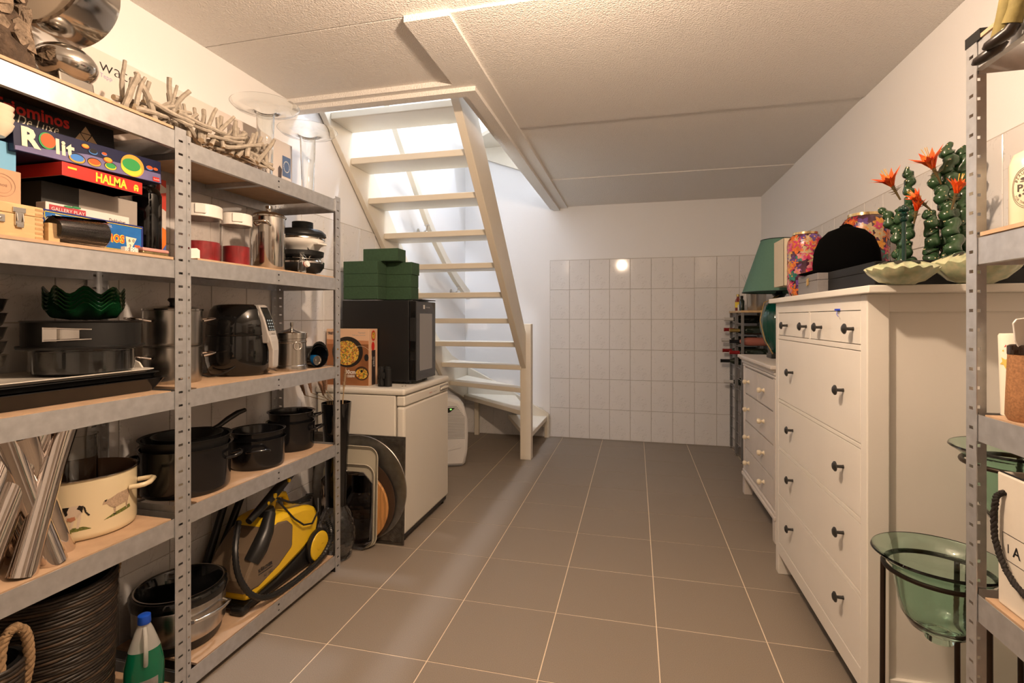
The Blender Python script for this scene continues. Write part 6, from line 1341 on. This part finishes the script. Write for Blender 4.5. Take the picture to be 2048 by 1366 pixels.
green_bowl('upper green glass bowl with a wide rim behind the rack post', (0.930, 1.520, 0.681), 0.140)
# ================================================================ right rack goods
CERC = mat('cream_ceramic', (0.76, 0.66, 0.48), 0.2, coat=0.3); SEPIA = mat('print_sepia', (0.05, 0.04, 0.03), 0.5)
t = thing('soap_bottle', 'cream ceramic bottle with a black oval print on the right rack', 'bottle', (0.775, 1.234, S3[1]))
MB().lathe([(0, 0), (0.034, 0), (0.036, 0.004), (0.036, 0.13), (0.030, 0.150), (0.012, 0.160), (0.011, 0.172), (0, 0.172)], 40).build('body', CERC, t, smooth=45)
MB().lathe([(0.013, 0.172), (0.013, 0.182), (0.004, 0.184), (0.004, 0.20), (0, 0.20)], 18).build('pump', STEEL, t, smooth=40)
fd = Vector((-0.62, -0.78, 0)).normalized(); R4 = rot3((-fd.y, fd.x, 0), (0, 0, 1))
R0s = 0.0366
def cyl_wrap(o, r):   # bend a flat print round the bottle
    for v in o.data.vertices:
        a = v.co.x / r; v.co.x = r * math.sin(a); v.co.z = r * math.cos(a) - r
    return o
ctr = fd * R0s; c3 = (ctr.x, ctr.y, 0.078)
rp = []
for r_ in (0.033, 0.0305):
    rp += [[(x * 0.92, y * 1.25) for x, y in p] for p in ringpoly(0, 0, r_, r_ + 0.0008, 48)]
cyl_wrap(decal(rp, SEPIA, t, c3, R4), R0s)
o = text('PA', 0.020, SEPIA, t, c3, R4, bold=0.0004); 
for v in o.data.vertices: v.co.x -= 0.021; v.co.y -= 0.006
cyl_wrap(o, R0s)
o = text('BEAUT', 0.008, SEPIA, t, c3, R4, arc=0.026, align='CENTER', spacing=1.3)
for v in o.data.vertices: v.co.x, v.co.y = v.co.x * 0.6 - v.co.y * 0.55, (v.co.y * 0.83 + v.co.x * 0.55) * 1.1
cyl_wrap(o, R0s)
o = text('FOR THE MOM', 0.006, SEPIA, t, c3, R4, arc=-0.030, align='CENTER', spacing=1.1)
for v in o.data.vertices: v.co.x, v.co.y = v.co.x * 0.8 + v.co.y * 0.4, (v.co.y * 0.9 - v.co.x * 0.4) * 1.15
cyl_wrap(o, R0s)
cyl_wrap(decal([ell(-0.010, 0.018, 0.005, 0.003), ell(-0.004, 0.022, 0.003, 0.003), ell(-0.012, 0.013, 0.004, 0.001), ell(-0.008, -0.012, 0.004, 0.002), ell(-0.016, -0.014, 0.002, 0.003)], SEPIA, t, c3, R4), R0s)
t = thing('paper_roll', 'slim white paper roll printed with red and yellow stars', 'roll', (0.758, 1.262, S3[2]))
MB().lathe([(0, 0), (0.019, 0), (0.023, 0.165), (0.021, 0.169), (0, 0.170)], 32).build('roll', mat('soft_paper', (0.80, 0.74, 0.62), 0.9, bump=(300, 0.3, 0.0006)), t, smooth=45)
sfd = Vector((-0.51, -0.86, 0)).normalized(); R5 = rot3((-sfd.y, sfd.x, 0), (0, 0, 1)); YST = mat('print_mustard', (0.72, 0.52, 0.12), 0.7)
for pol, m_ in (([star(-0.008, 0.146, 0.008)], RED), ([star(-0.006, 0.067, 0.0035), star(0.004, 0.098, 0.003)], RED), ([star(-0.012, 0.110, 0.013, 0.6), star(-0.004, 0.083, 0.008), star(-0.002, 0.030, 0.008), star(-0.016, 0.134, 0.003), star(0.012, 0.125, 0.005)], YST)):
    o = decal(pol, m_, t, (sfd.x * 0.0225, sfd.y * 0.0225, 0), R5); cyl_wrap(o, 0.0225)
t = thing('brown_jar', 'speckled brown stoneware jar with dark glazed bands', 'jar', (0.748, 1.196, S3[2]))
MB().lathe([(0, 0), (0.033, 0), (0.038, 0.010), (0.037, 0.05), (0.034, 0.130), (0.031, 0.130), (0.033, 0.05), (0.030, 0.012), (0, 0.010)], 40).build('body', mat('stoneware', (0.40, 0.19, 0.08), 0.7, noise=(240, 0.45), bump=(200, 0.5, 0.001)), t, smooth=45)
DGLZ = mat('dark_glaze', (0.02, 0.010, 0.006), 0.1, coat=0.6)
MB().lathe([(0.0345, 0.130), (0.035, 0.132), (0.035, 0.147), (0.032, 0.149), (0.030, 0.147), (0.030, 0.13)], 40).build('rim', DGLZ, t, smooth=40)
for z in (0.028, 0.112):
    b = MB(); b.T = TR(0, 0, 0, rz=math.radians(-115))
    b.add([(0.0405*math.cos(a), 0.0405*math.sin(a), z + dz) for a in [0.0 + 0.12*i for i in range(9)] for dz in (-0.008, 0.008)] + [(0.034*math.cos(a), 0.034*math.sin(a), z + dz) for a in [0.0 + 0.12*i for i in range(9)] for dz in (-0.008, 0.008)],
          [(2*i, 2*i+2, 2*i+3, 2*i+1) for i in range(8)] + [(2*i+1, 2*i+3, 18+2*i+3, 18+2*i+1) for i in range(8)] + [(18+2*i, 18+2*i+2, 2*i+2, 2*i) for i in range(8)] + [(0, 1, 19, 18), (16, 34, 35, 17)])
    b.build('lug', DGLZ, t, smooth=40)
t = thing('white_spatula', 'white plastic spatula standing in the brown jar', 'spatula', (0.752, 1.200, S3[2] + 0.014), rx=math.radians(8), ry=math.radians(-10))
b = MB(); b.prism([(-0.006, 0), (0.006, 0), (0.006, 0.12), (0.016, 0.15), (0.016, 0.185), (0.010, 0.192), (-0.010, 0.192), (-0.016, 0.185), (-0.016, 0.15), (-0.006, 0.12)], -0.002, 0.002, 'y'); b.build('blade', WHITEP, t, bevel=0.0015)
# ceramic bag vase
BAGC = mat('white_bag_ceramic', (0.76, 0.70, 0.60), 0.18, coat=0.4, bump=(14, 0.25, 0.01))
t = thing('bag_vase', 'white ceramic vase shaped like a paper bag with a black rope handle', 'vase', (0.722, 0.93, S3[3]))
b = MB(); o_ = [(0.0, 0.004), (0.0, 0.322), (0.10, 0.318), (0.10, 0.002)]
vs = [(0, 0, 0), (0.105, 0, 0), (0.105, 0.316, 0), (0, 0.316, 0), (0, 0.004, 0.268), (0.10, 0.004, 0.268), (0.10, 0.318, 0.268), (0, 0.318, 0.268), (0.008, 0.012, 0.268), (0.092, 0.012, 0.268), (0.092, 0.310, 0.268), (0.008, 0.310, 0.268), (0.008, 0.012, 0.02), (0.097, 0.012, 0.02), (0.097, 0.308, 0.02), (0.008, 0.308, 0.02)]
b.add(vs, [(3,2,1,0),(0,1,5,4),(1,2,6,5),(2,3,7,6),(3,0,4,7),(4,5,9,8),(5,6,10,9),(6,7,11,10),(7,4,8,11),(8,9,13,12),(9,10,14,13),(10,11,15,14),(11,8,12,15),(12,13,14,15)]); b.build('body', BAGC, t, bevel=0.004)
MB().tube([(0.004, 0.008, 0.2685), (0.004, 0.314, 0.2685)], 0.002, 6).build('rim_line', INK, t)
BROPE = mat('black_rope', (0.016, 0.012, 0.010), 0.8, bump=(160, 0.6, 0.002))
rope_handle(t, [(-0.001, 0.293, 0.232), (-0.012, 0.300, 0.215), (-0.014, 0.302, 0.15), (-0.012, 0.285, 0.10), (-0.012, 0.25, 0.07), (-0.012, 0.20, 0.06), (-0.012, 0.12, 0.08), (-0.012, 0.06, 0.15), (-0.001, 0.05, 0.232)], 0.0062, 'rope_handle', BROPE, 16)
def outline(ps, w=0.0012): 
    return [[(a[0], a[1] - w/2), (c[0], c[1] - w/2), (c[0], c[1] + w/2), (a[0], a[1] + w/2)] if abs(c[0]-a[0]) > abs(c[1]-a[1]) else [(a[0] - w/2, a[1]), (a[0] + w/2, a[1]), (c[0] + w/2, c[1]), (c[0] - w/2, c[1])] for a, c in zip(ps, ps[1:])]
decal(outline([(-0.300, 0.150), (-0.300, 0.110), (-0.295, 0.104), (-0.294, 0.098), (-0.10, 0.098), (-0.10, 0.150), (-0.300, 0.150)]), INK, t, (-0.0006, 0, 0), FACE_NX, 'label_outline')
text('A', 0.03, INK, t, (-0.0006, 0.272, 0.112), FACE_NX, bold=0.0004); text('I', 0.026, INK, t, (-0.0006, 0.288, 0.113), FACE_NX)
# seated doll on the top shelf
OLIVE = mat('olive_cloth', (0.22, 0.175, 0.055), 0.8, noise=(30, 0.25), bump=(40, 0.5, 0.004)); SHOE = mat('black_leather', (0.02, 0.015, 0.013), 0.3); SLEEVE = mat('ochre_cloth', (0.50, 0.24, 0.09), 0.8, noise=(40, 0.3)); SKIN = mat('doll_skin', (0.62, 0.36, 0.24), 0.5); YCL = mat('yellow_cloth', (0.55, 0.50, 0.14), 0.8, noise=(20, .3))
t = thing('seated_doll', 'seated doll in olive trousers and black shoes with legs over the shelf edge', 'doll', (0.722, 1.115, S3[0])); t.scale = (0.8, 0.8, 0.8)
b = MB(); b.tube([(0.0, 0.0, 0.03), (0.0, 0.0, 0.06), (0.005, 0.0, 0.11), (0.005, 0.0, 0.16), (0.005, 0.0, 0.185)], [0.035, 0.040, 0.038, 0.030, 0.014], 16); b.build('torso', YCL, t, smooth=70)
MB().sphere((0.0, 0.0, 0.225), 0.030, 0.028, 0.036, 18, 12).build('head', SKIN, t, smooth=60)
MB().sphere((0.004, 0.0, 0.236), 0.032, 0.031, 0.032, 18, 12).build('hair', mat('doll_hair', (0.08, 0.04, 0.02), 0.8), t, smooth=60)
for s_, dz in ((1, -0.012), (-1, 0.006)):
    y = 0.020 * s_ + 0.01
    b = MB(); b.tube([(0.0, y * .7, 0.030), (-0.030, y, 0.034), (-0.048, y + 0.006, 0.018), (-0.052, y + 0.018, -0.03), (-0.056, y + 0.030, -0.066 + dz)], [0.020, 0.021, 0.020, 0.0175, 0.0185], 14); b.build('trouser_leg', OLIVE, t, smooth=70)
    b = MB(); b.tube([(-0.052, y + 0.026, -0.068 + dz), (-0.058, y + 0.034, -0.082 + dz), (-0.070, y + 0.050, -0.090 + dz), (-0.082, y + 0.068, -0.096 + dz), (-0.086, y + 0.076, -0.099 + dz)], [0.015, 0.0165, 0.0155, 0.012, 0.004], 14, flat=0.85); b.build('shoe', SHOE, t, smooth=70)
    b = MB(); b.tube([(-0.058 + 0.012*math.cos(x), y + 0.044 + 0.010*math.sin(x), -0.0755 + dz - 0.006*math.sin(x)) for x in [2*PI*i/14 for i in range(14)]], 0.0016, 6, closed=True); b.build('buckle', BRASS, t, smooth=60)
    b = MB(); b.tube([(0.004, 0.034 * s_, 0.165), (-0.012, 0.060 * s_, 0.12), (-0.022, 0.082 * s_, 0.052)], [0.014, 0.017, 0.024], 12); b.build('sleeve', SLEEVE, t, smooth=70)
    MB().sphere((-0.026, 0.088 * s_, 0.030), 0.012, 0.011, 0.014, 12, 8).build('hand', SKIN, t, smooth=60)
